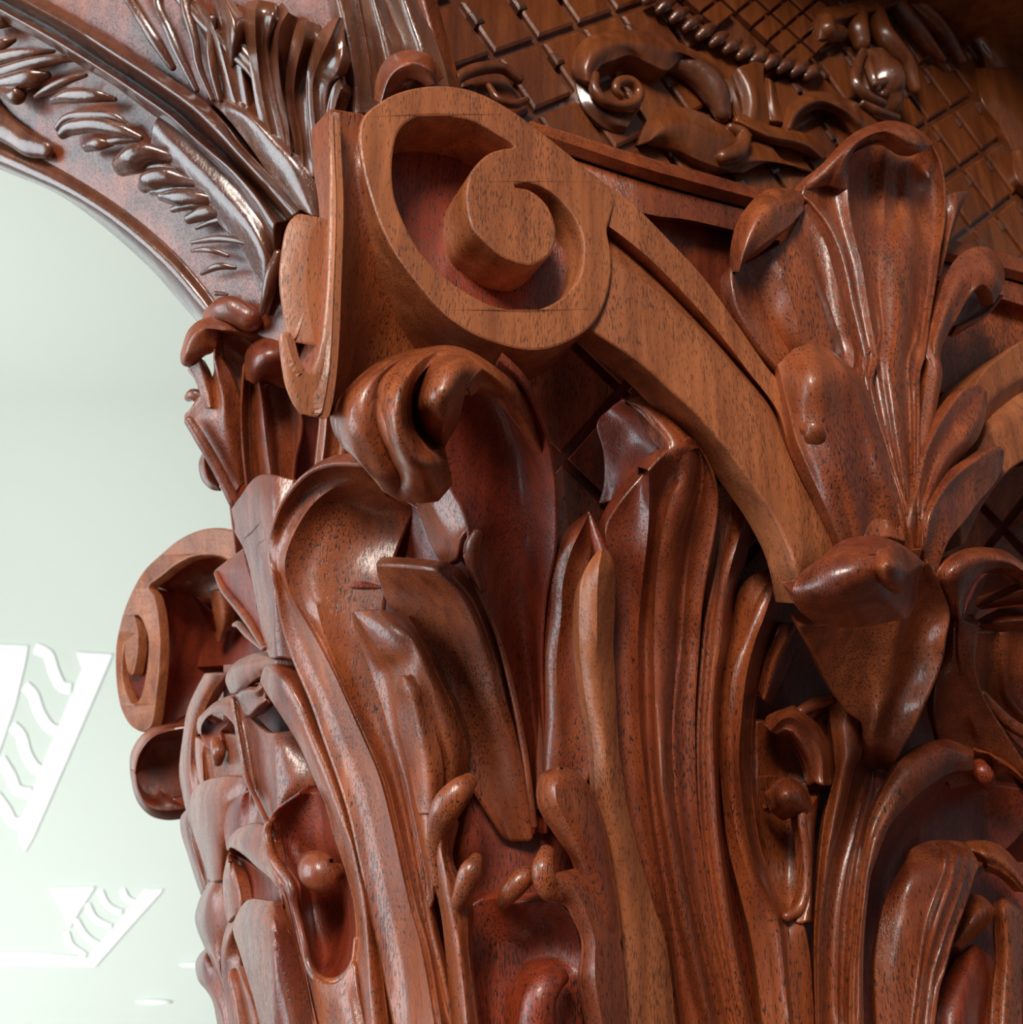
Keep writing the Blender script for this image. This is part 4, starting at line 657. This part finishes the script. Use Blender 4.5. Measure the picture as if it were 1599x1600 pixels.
# --- far corner volute
FB = plane((-0.395, 1.072, 0.32), NL)
B1 = const(1.06)
vb = prism('volute', '367,828 339,824 311,828 279,843 251,866 226,890 208,920 194,954 185,988 181,1016 181,1053 184,1085 190,1110 202,1132 219,1143 233,1138 240,1120 245,1080 249,1040 250,1000 247,960 240,930 232,916 252,900 275,882 300,870 325,867 345,870 358,877 380,885 400,870 400,835',
    WT, CAP, tilt(1.06, -0.35, 0, 220, 990), (0.75, 0.66, 0), 10, holes=['210,961 217,963 224,974 231,995 232,1016 230,1040 226,1066 219,1090 209,1100 200,1089 193,1066 191,1040 193,1016 195,1005 195,1025 198,1046 204,1055 209,1049 214,1025 216,997 214,978'], bev=2)
patch('volute_barrel', ['233,916,-4 248,960,-4 251,1000,-4 249,1040,-4 246,1080,-4 241,1118,-4 232,1140,-4', '260,925,-30 272,970,-34 276,1010,-36 274,1060,-34 268,1100,-30 262,1135,-20', '300,930,-50 316,970,-56 330,1010,-60 325,1060,-56 310,1110,-40', '340,960,-40 350,990,-50 370,1020,-54 380,1080,-50 380,1140,-36', '400,930,-30 410,1000,-40 420,1080,-40 420,1150,-30'], WR, vb, B1, nt=30, ns=6, thick=20)
patch('volute_hollow', ['233,916,-4 252,900,-2 275,882,0 300,870,0 325,867,0 358,877,0', '250,918,-24 270,910,-26 300,900,-28 330,895,-26 365,900,-20', '270,925,-40 300,930,-34 330,935,-30 365,930,-20'], WM, vb, B1, nt=30, ns=6)
patch('corner_ridge', ['330,925,-22 333,950,-24 338,975,-26 341,1003,-28', '345,925,-8 350,950,-10 350,975,-14 345,1000,-26', '372,930,-14 368,950,-16 362,980,-22 350,990,-28'], WM, vb, B1, nt=20, dh=4)
patch('volute_eye_floor', ['197,985,-14 198,1094,-14', '233,985,-14 229,1094,-14'], WR, vb, B1, nt=6, thick=4)
cb = patch('curled_leaf', [M(('7', '145,560,0 150,470,0 200,392,0 280,362,0 372,348,0')), M(('7', '160,580,16 180,480,22 230,410,22 300,380,20 380,365,16')), M(('7', '165,540,-10 200,470,-10 250,430,-10 390,420,-10')), M(('7', '180,600,-16 250,560,-16 390,520,-14')), M(('7', '230,650,-12 300,660,-12 390,640,-12'))], WM, CAP, const(1.02), nt=30, ns=5)
patch('curled_tip', [M(('7', '148,540,8 155,610,12 180,680,14 230,730,14 300,748,12 380,740,8')), M(('7', '165,560,20 180,630,26 220,690,28 280,710,26 380,700,18')), M(('7', '180,600,8 205,640,12 240,655,12 265,630,10')), ], WM, cb, const(1.02), nt=30, ns=6, flute=[-2, -4])

LS('backing', ['350,1040,-30 350,1200,-30 355,1400,-30 370,1700,-30', '420,1040,-40 420,1400,-40 430,1700,-40', '520,1040,-30 520,1400,-30 560,1700,-30'], WR, nt=14)
patch('backing', ['352,560,0 352,700,0 372,880,0', '430,560,-10 430,700,-10 430,900,-10', '520,560,0 520,700,0 520,900,0'], WR, CAP, const(0.88), nt=14)

# neck that carries the far corner back to the bell
_b0 = P3(300, 1005, 1.17); _b1 = np.array([CTR[0], CTR[1], 0]) + np.array([-0.20, 0.10, CAM[2]+0.30])
_ax = _b1-_b0; _L = np.linalg.norm(_ax); _ax /= _L; _s = np.cross(_ax, [0, 0, 1]); _s /= np.linalg.norm(_s); _u = np.cross(_s, _ax)
box('volute_neck', (_b0+_b1)/2, _ax*_L/2, _s*0.03, _u*0.035, WR, CAP)
_c0 = P3(475, 680, 0.93); _c1 = np.array([CTR[0]-0.12, CTR[1]-0.10, CAM[2]+0.24]); _ax = _c1-_c0; _L = np.linalg.norm(_ax); _ax /= _L; _s = np.cross(_ax, [0, 0, 1]); _s /= np.linalg.norm(_s); _u = np.cross(_s, _ax)
box('ornament_neck', (_c0+_c1)/2, _ax*_L/2, _s*0.02, _u*0.035, WR, CAP)

patch('backing', ['264,897,0 256,1000,0 250,1120,0 262,1200,0 278,1262,0', '330,885,0 330,1000,0 330,1120,0 330,1200,0 330,1264,0', '400,885,0 400,1000,0 400,1120,0 400,1200,0 400,1264,0'], WR, CAP, const(1.125), nt=20, thick=12)
# ================================================================== arch with its long leaf, upper left
AR = thing('carved_arch', P3(350, 400, 0.78), 'glossy dark wooden arch with a long acanthus leaf sweeping up to the left', 'arch')
AB = tilt(0.76, -0.26, 0.02, 450, 450)
def AP(name, rails, mat=WD, par=None, **k): return patch(name, rails, mat, par or AR, AB, **k)
ap = AP('arch_face', ['325,505,0 300,462,0 255,412,0 190,352,0 130,308,0 60,270,0 -20,240,0 -140,190,0', '400,520,0 360,440,0 300,370,0 240,300,0 170,230,0 90,170,0 0,120,0 -140,50,0', '480,560,0 440,430,0 400,350,0 350,270,0 300,180,0 220,90,0 120,0,0 -60,-120,0',
    '560,560,0 540,400,0 520,250,0 500,100,0 460,-40,0 400,-160,0', '700,420,-10 700,250,-10 690,120,-10 660,0,-10 620,-160,-10'], mat=WM, nt=50, ns=8, thick=25, rr=2)
AP('arch_moulding', ['318,512,-12 281,470,-12 231,414,-12 152,345,-12 82,298,-12 0,264,-12 -140,205,-12', '328,506,6 292,462,6 243,408,6 168,345,6 95,300,6 10,262,6 -140,195,6', '338,500,10 303,455,10 255,402,10 184,342,10 110,294,10 20,250,10 -140,180,10', '352,498,2 318,450,2 270,395,2 200,335,2 125,285,2 40,240,2 -140,165,2'], nt=60, ns=6, thick=14)
tube('slot_bead', '-120,600,6,20 0,770,8,22 110,850,8,20 200,910,8,19 290,935,8,14', WD, AR, AB, 'k', n=24, flat=0.6)
# spine
AP('leaf_spine', ['468,325,14 430,283,16 400,252,18 375,225,18 350,192,18 312,155,18 250,112,18 188,72,18 125,32,18 60,-5,18 -60,-70,18', '458,335,24 420,292,28 390,260,30 365,233,30 338,203,30 300,167,30 240,124,30 178,84,30 112,42,30 45,5,30 -70,-60,30',
    '445,345,8 405,298,8 372,262,8 345,235,8 318,212,8 285,180,8 225,137,8 163,97,8 95,52,8 28,15,8 -90,-50,8', '428,350,24 398,305,28 362,265,30 330,238,30 300,212,30 265,180,30 208,140,30 150,102,30 85,62,30 10,20,30 -100,-40,30',
    '428,400,12 415,365,14 395,335,16 366,292,16 330,252,16 285,210,16 235,175,16 175,130,16 120,98,16 60,60,16 -80,-10,16'], nt=70, ns=6, thick=12)
AP('leaf_sheet', ['428,400,12 420,370,16 400,335,18 366,292,18 330,250,18 285,208,18 250,180,18', '432,440,10 415,400,22 385,350,24 350,310,24 310,270,24 275,235,24 240,200,20', '420,490,4 405,440,14 380,390,16 345,350,16 305,310,14 270,280,14 235,240,12'], nt=50, ns=8)
def finger(pts, reg='k', n=24, flat=0.7): tube('leaf_finger', pts, WD, AR, AB, reg, n=n, flat=flat, sides=14)
for p_ in ('1180,1000,16,5 1050,980,20,9 930,960,26,16 850,990,26,22 760,1040,22,16', '1150,1060,16,4 1000,1040,20,6 850,1060,20,7 760,1085,18,5', '1280,1150,16,5 1150,1130,20,10 1040,1110,24,16 940,1130,24,16 900,1170,20,10',
           '1290,1185,14,4 1150,1180,18,7 1030,1195,20,8 950,1200,18,5', '1370,1260,14,5 1250,1240,20,11 1120,1235,22,14 1010,1225,20,8', '1350,1290,14,4 1200,1280,20,8 1080,1310,18,5', '1450,1330,12,6 1300,1330,16,12 1180,1370,14,8',
           '880,860,12,5 750,810,18,10 600,780,20,12 450,800,18,12 390,840,16,8', '820,800,12,3 720,730,18,6 560,720,20,8 430,740,20,8 370,800,18,7', '720,620,12,4 600,600,20,10 450,600,20,12 330,630,16,6', '540,470,12,3 430,500,18,6 320,550,18,7 220,605,14,3',
           '470,365,12,5 350,370,18,8 200,400,20,10 50,450,18,12 -80,500,16,12', '340,320,12,3 200,330,18,8 50,360,18,12 -80,400,16,12', '300,470,12,6 200,490,18,14 100,510,18,14 -40,530,16,10', '150,580,12,6 110,600,20,13 60,580,18,12 0,520,12,8',
           '90,250,12,4 20,275,18,8 -80,300,16,10', '70,150,12,5 0,140,18,10 -80,140,16,12', '700,900,12,4 620,900,16,10 540,920,12,8', '860,870,10,5 720,880,14,6 640,890,12,4'): finger(p_)
for p_ in ('1050,1020,14,4 1040,960,16,5 1000,910,14,5 900,920,14,5 820,950,10,3', '1050,1020,16,4 980,1000,18,5 900,995,16,6 800,1010,12,3', '950,1065,12,3 870,1040,16,5 800,1045,12,3', '980,1115,12,3 910,1110,16,6 840,1140,12,3', '945,1225,10,3 900,1222,12,4'): finger(p_, '1')
tube('leaf_margin', '1160,1060,14,8 1130,1150,18,10 1110,1240,16,8 1090,1310,10,4', WD, AR, AB, '1', n=20)
tube('leaf_knob', '900,1320,6,20 960,1290,14,22 1040,1330,10,20', WM, AR, AB, '1', n=14)
# fan of upright lobes to the right of the spine
def lobe(rails, **k): AP('upright_lobe', rails, reg='l', nt=40, ns=6, **k)
lobe(['470,1000,14 445,860,16 400,640,18 370,450,20 340,250,22 322,80,24 350,10,22', '520,1030,18 500,860,20 450,640,24 420,450,28 400,250,36 400,80,40 420,0,30', '600,1000,16 560,800,18 520,640,20 480,450,22 460,280,26 500,100,34 520,20,24'], flute=[2, 3])
lobe(['600,1000,16 570,820,16 520,640,18 490,450,18 480,250,18 510,100,18 560,20,18', '620,950,22 600,760,24 560,560,28 540,350,34 550,180,38 600,80,30', '640,900,14 620,700,12 600,540,12 600,400,14 640,250,16 660,110,16'], flute=2)
lobe(['650,1100,14 640,900,16 600,700,18 590,560,20 605,400,24 630,250,30 660,140,26', '700,1100,16 690,900,18 650,700,20 640,560,22 660,400,30 700,250,38 720,130,30', '760,1100,14 730,850,14 715,650,14 715,500,14 725,380,18 790,250,26 800,160,20'], flute=[2, 2])
lobe(['760,1050,14 740,850,18 722,650,20 720,480,22 740,350,26 790,220,30 880,120,26', '800,1100,16 780,850,22 760,650,24 760,500,26 800,380,40 860,250,46 920,110,30', '840,1120,14 840,850,18 830,650,20 850,520,24 900,450,36 940,300,34 940,110,22'], flute=[2, 3])
lobe(['820,1120,14 830,900,18 850,700,20 880,560,22 920,500,26', '850,1100,14 870,900,20 890,700,24 930,560,30', '900,1100,10 920,900,12 950,700,14 990,600,16'], flute=2)
lobe(['360,760,12 335,600,14 310,450,16 290,330,18 170,250,18 150,100,18', '320,760,14 260,600,18 220,450,22 180,300,26 130,150,28 110,80,24', '300,750,12 210,620,14 160,450,16 110,300,18 50,150,18 0,0,18'], flute=[2, 0])
lobe(['300,330,18 330,250,20 330,120,22 280,50,20 200,-60,18', '260,400,20 260,250,34 240,100,34 180,-60,28', '220,450,16 180,300,18 150,100,18 110,-60,16'], flute=0)
for s_ in ('430,560,10,4 400,420,16,8 300,300,20,10 230,180,20,10 180,0,18,10', '440,590,10,4 380,450,16,8 260,330,20,9 150,220,20,9 0,60,18,10 -100,-60,18,12'): tube('leaf_finger', s_, WD, AR, AB, 'l' if 0 else 'l', n=24, flat=0.7)
for p_ in ('1380,620,16,5 1340,450,22,7 1320,300,24,7 1330,120,22,7', '1330,620,14,4 1250,420,20,6 1220,250,22,7 1170,60,22,9 1160,-80,20,10', '1230,560,14,5 1130,350,20,8 1060,180,22,9 1000,50,20,9 980,-80,20,9', '1080,420,12,6 980,260,20,10 900,130,22,10 820,0,20,10 760,-100,20,10'): finger(p_)
AP('leaf_sheet', ['640,1290,12 520,1150,14 430,1000,16 330,860,16 200,700,16 100,610,8', '760,1340,18 690,1180,20 620,1020,22 500,880,22 330,700,22 180,580,10', '880,1380,2 860,1180,4 810,1060,4 660,900,6 500,760,6 300,540,2'], reg='l', nt=50, ns=8)
# rounded mouldings behind the fan
AP('pipe_moulding', ['930,700,-12 880,450,-12 850,200,-12 800,-100,-12', '1020,700,14 990,450,14 950,200,14 880,-100,14', '1130,700,0 1100,450,0 1060,200,0 1000,-100,0'], reg='l', nt=20, ns=8, thick=20)
AP('pipe_moulding', ['1110,700,-4 1120,560,-4 1090,300,-4 1020,-100,-4', '1250,700,10 1230,450,10 1180,200,10 1100,-100,10', '1360,700,-6 1340,330,-6 1270,150,-6 1180,-100,-6'], reg='l', nt=20, ns=8, thick=20)
AP('pipe_moulding', ['1330,700,-8 1330,330,-8 1270,150,-8 1180,-100,-8', '1470,700,4 1430,350,4 1370,150,4 1290,-100,4', '1620,700,-10 1580,450,-10 1500,200,-10 1430,50,-10 1380,-100,-10'], reg='l', nt=20, ns=8, thick=20)
AP('leaf_tip_scroll', ['1140,620,20 1160,480,20 1210,380,20 1300,325,20 1400,320,20 1500,360,16 1570,480,10', '1180,640,34 1220,500,38 1270,430,40 1330,400,40 1410,400,36 1480,440,30 1520,520,20', '1190,660,24 1240,570,28 1300,510,28 1350,480,26 1420,500,20 1470,540,10'], mat=WM, reg='l', nt=30, ns=6)
# ================================================================== lattice spandrel panel with scrolls, upper right
SPN = thing('spandrel_panel', P3(1150, 150, 0.85), 'dark lacquered wooden spandrel panel with diamond lattice and carved scrolls', 'panel')
A0 = np.array([-0.090, 0.441, 0.32]) - NF*0.13
PN = plane(A0, NF)
def PP(name, rails, mat=WP, par=None, **k): return patch(name, rails, mat, par or SPN, PN, **k)
PP('ground', ['640,-300,-6 640,420,-6', '1200,-300,-6 1200,500,-6', '2000,-300,-6 2000,620,-6'], WD, nt=10, ns=3, thick=30)
def lattice(name, p0, p1, p2, rng, mat, parent, h, gap, keep, th=0.004, bev=0.08):
    w = [P3(u, v, PN(u, v)) for u, v in (p0, p1, p2)]; O = w[0]; A = w[1]-w[0]; B = w[2]-w[0]; me = None
    for i, j in rng:
        c = O+A*(i+0.5)+B*(j+0.5); d = (c-CAM)@FWD; u = 800+FPX*((c-CAM)@RGT)/d; v = 800-FPX*((c-CAM)@UPV)/d
        if not keep(u, v): continue
        if me is None:
            q = lambda s, z: [(A*(a*s)+B*(b*s))+NF*z for a, b in ((-.5, -.5), (.5, -.5), (.5, .5), (-.5, .5))]
            V = q(1-gap-bev, h+0.001)+q(1-gap, h-0.0005)+q(1-gap, h-th); F = [(0, 1, 2, 3), (11, 10, 9, 8)]
            for r in (0, 4):
                for k in range(4): F.append((r+k, r+4+k, r+4+(k+1) % 4, r+(k+1) % 4))
            me = bpy.data.meshes.new(name); me.from_pydata([tuple(x) for x in V], [], F); me.update(); me.materials.append(mat)
        o = bpy.data.objects.new(name, me); COL.objects.link(o); o.parent = parent; o.location = (c-ORG[parent.name]).tolist()
FX3 = np.array([FX[0], FX[1], 0.0])
CO = CAM+A0+FX3*0.62+NF*0.10+np.array([0, 0, 0.64])
box('shade_overhang', CO, FX3*0.85, NF*0.11, np.array([0, 0, 0.03]), WP, SPN)  # unseen overhang added above the view to shade the panel from the high window
NODE = [(774, 88), (836, 178), (842, 64)]
keep1 = lambda u, v: 640 < u < 1620 and -40 < v < 470
lattice('tile', *NODE, [(i, j) for i in range(-8, 9) for j in range(-6, 22)], WP, SPN, 0.0, 0.13, keep1, th=0.006)
lattice('stud', *[(a-34, b-2) for a, b in NODE], [(i, j) for i in range(-8, 9) for j in range(-6, 22)], WD, SPN, 0.0025, 0.80, keep1, th=0.008)
PP('lattice_cushion', ['1040,-60,2 1070,30,2 1150,75,2 1220,110,2 1265,115,2', '1150,-60,8 1160,0,8 1210,40,8 1250,80,8 1280,110,8', '1260,-60,2 1270,0,2 1280,60,2 1280,100,2'], WD, nt=20, ns=6)
lattice('small_tile', (1170, 10), (1194, 32), (1198, -12), [(i, j) for i in range(-9, 9) for j in range(-9, 9)], WP, SPN, 0.010, 0.14,
        lambda u, v: -20 < v < 112 and 1050+(v-0)*1.7 < u < 1272, th=0.006)
for k in range(13):                                          # rope border
    t = k/12; u = 1020+t*250; v = -6+t*118-18*math.sin(math.pi*t)*-1
    tube('rope_bead', '%f,%f,14,7 %f,%f,18,10 %f,%f,14,7' % (u-10, v+8, u, v, u+10, v-6), WD, SPN, PN, '0', n=8, sides=12)
# C scroll
PP('c_scroll', ['700,380,10 690,330,14 720,230,18 800,172,20 950,152,22 1100,168,22 1250,228,22 1400,320,22 1485,430,22 1535,570,20 1600,650,18', '760,400,24 760,330,30 800,250,36 880,210,38 980,200,38 1100,220,38 1240,260,36 1370,340,34 1460,440,32 1515,570,28 1580,680,24',
    '800,420,20 800,370,24 830,320,28 900,292,30 985,268,30 1080,315,30 1165,345,28 1250,285,28 1385,350,28 1465,450,26 1500,570,24 1560,700,20'], reg='m', nt=60, ns=6, thick=30)
tube('scroll_curl', '800,380,22,8 800,450,22,9 850,510,22,9 930,530,22,9 1000,510,24,9 1020,460,26,9 980,410,28,9 920,410,30,8 905,450,30,7 930,480,28,6', WP, SPN, PN, 'm', n=50)
PP('scroll_body', ['695,340,4 740,520,4 860,640,4 950,660,4', '780,400,14 820,520,14 900,590,14 970,620,12', '820,420,8 870,520,8 950,540,8 1030,520,8'], WD, reg='m', nt=24, ns=6)
tube('scroll_roll', '1150,330,8,12 1250,340,14,20 1350,400,18,24 1410,480,20,22 1440,570,18,14', WD, SPN, PN, 'm', n=26)
PP('scroll_leaf', ['1020,720,10 1070,600,14 1190,535,18 1340,565,18 1380,600,16', '1080,700,22 1150,640,28 1240,620,30 1330,640,30 1420,680,28 1500,640,24', '1060,720,10 1200,740,14 1330,800,16 1450,830,16 1560,760,14 1600,640,10'], reg='m', nt=36, ns=6, thick=16)
tube('scroll_curl', '1480,640,24,8 1540,680,26,12 1520,760,26,14 1440,790,22,12', WP, SPN, PN, 'm', n=20)
PP('scroll_leaf', ['0,760,10 60,800,14 120,850,14 200,860,14', '120,700,20 180,760,26 260,800,26 340,810,20', '200,690,10 330,730,16 400,800,14 560,860,8'], reg='n', nt=24, ns=6, thick=14)
PP('c_scroll', ['170,560,18 240,590,20 330,630,20 420,650,20 530,680,18 620,760,14', '170,600,28 250,640,30 340,680,30 440,700,28 530,730,24 600,790,16', '180,650,16 260,690,16 360,720,16 460,740,14 560,790,10'], reg='n', nt=30, ns=6)
PP('c_scroll', ['400,640,12 425,540,16 500,475,18 590,460,20 700,488,20 830,545,20 960,600,16', '430,640,22 460,570,28 520,515,32 600,500,34 690,535,34 780,600,28 850,660,20', '462,660,12 490,590,16 540,550,18 600,540,18 670,570,18 720,620,16 755,670,12'], reg='n', nt=30, ns=6)
PP('scroll_hollow', ['460,650,0 560,560,-2 700,560,-2', '470,700,0 600,640,-4 760,650,0', '560,760,0 660,720,-2 760,680,0'], WD, reg='n', nt=14)
PP('flame_leaf', ['150,370,14 190,480,14 200,580,14 190,620,12', '190,335,26 240,420,28 260,520,26 250,620,20', '300,305,18 300,400,16 320,500,16 330,620,12'], reg='n', nt=20, ns=6)
PP('flame_leaf', ['310,390,10 320,500,10 340,600,10', '335,400,18 350,500,16 380,600,14', '360,420,8 380,520,8 420,610,8'], reg='n', nt=16)
# acanthus cluster and rosette
PP('cluster_leaf', ['555,190,14 550,120,18 600,50,22 720,20,24 900,-20,26 1000,-60,26', '600,190,26 620,120,34 680,85,38 780,60,40 900,30,40 1040,-40,36', '700,170,14 700,130,20 740,100,24 800,80,26 880,60,28 1080,0,24'], reg='n', nt=36, ns=6)
for p_ in ('780,60,24,14 770,130,28,17 790,210,24,14', '600,110,24,16 620,160,26,16 690,170,22,12', '860,60,28,14 900,170,34,16 960,250,34,16 1020,330,30,14 1060,440,24,9', '960,20,22,14 1050,130,26,14 1130,230,24,11 1200,300,20,5', '1020,0,22,14 1120,80,24,14 1200,160,22,12 1290,300,18,8', '1130,-20,20,12 1170,20,22,12 1150,50,20,8'):
    tube('cluster_leaf', p_, WP, SPN, PN, 'n', n=24, flat=0.7)
rs = tube('rosette', '830,340,18,34 880,430,26,42 900,500,20,30', WD, SPN, PN, 'n', n=16, flat=0.5)
for p_ in ('800,260,30,7 770,330,34,8 760,410,36,8 820,480,36,8 900,520,34,7', '860,260,30,6 830,320,38,7 850,390,42,7 870,440,40,6', '900,290,30,6 950,350,36,7 950,430,38,7 900,470,38,6', '800,520,30,6 880,560,32,7 970,590,28,6', '860,420,44,6 910,410,46,7 930,440,44,6'):
    tube('petal', p_, WD, rs, PN, 'n', n=18, flat=0.8)
for s_ in (['1300,-60,20 1310,100,20 1400,260,20 1420,330,18', '1450,-60,40 1440,100,40 1480,250,40 1540,340,34', '1700,-60,30 1700,340,30'], ['1370,340,20 1400,500,20 1500,640,20 1560,760,16', '1500,340,38 1520,480,38 1600,600,36 1680,740,30', '1740,340,30 1740,760,26'], ['1550,760,16 1580,900,18 1700,1000,18', '1620,740,30 1680,900,32 1800,1000,28', '1750,700,20 1800,1000,20']):
    PP('frond', s_, WP, reg='n', nt=30, ns=6, thick=20)
for p_ in ('110,480,10,8 110,400,16,9 200,350,18,10 330,340,18,9 420,400,16,7', '270,430,12,5 320,500,16,7 400,520,14,7 460,500,10,5'): tube('scroll_curl', p_, WP, SPN, PN, 'm', n=20)
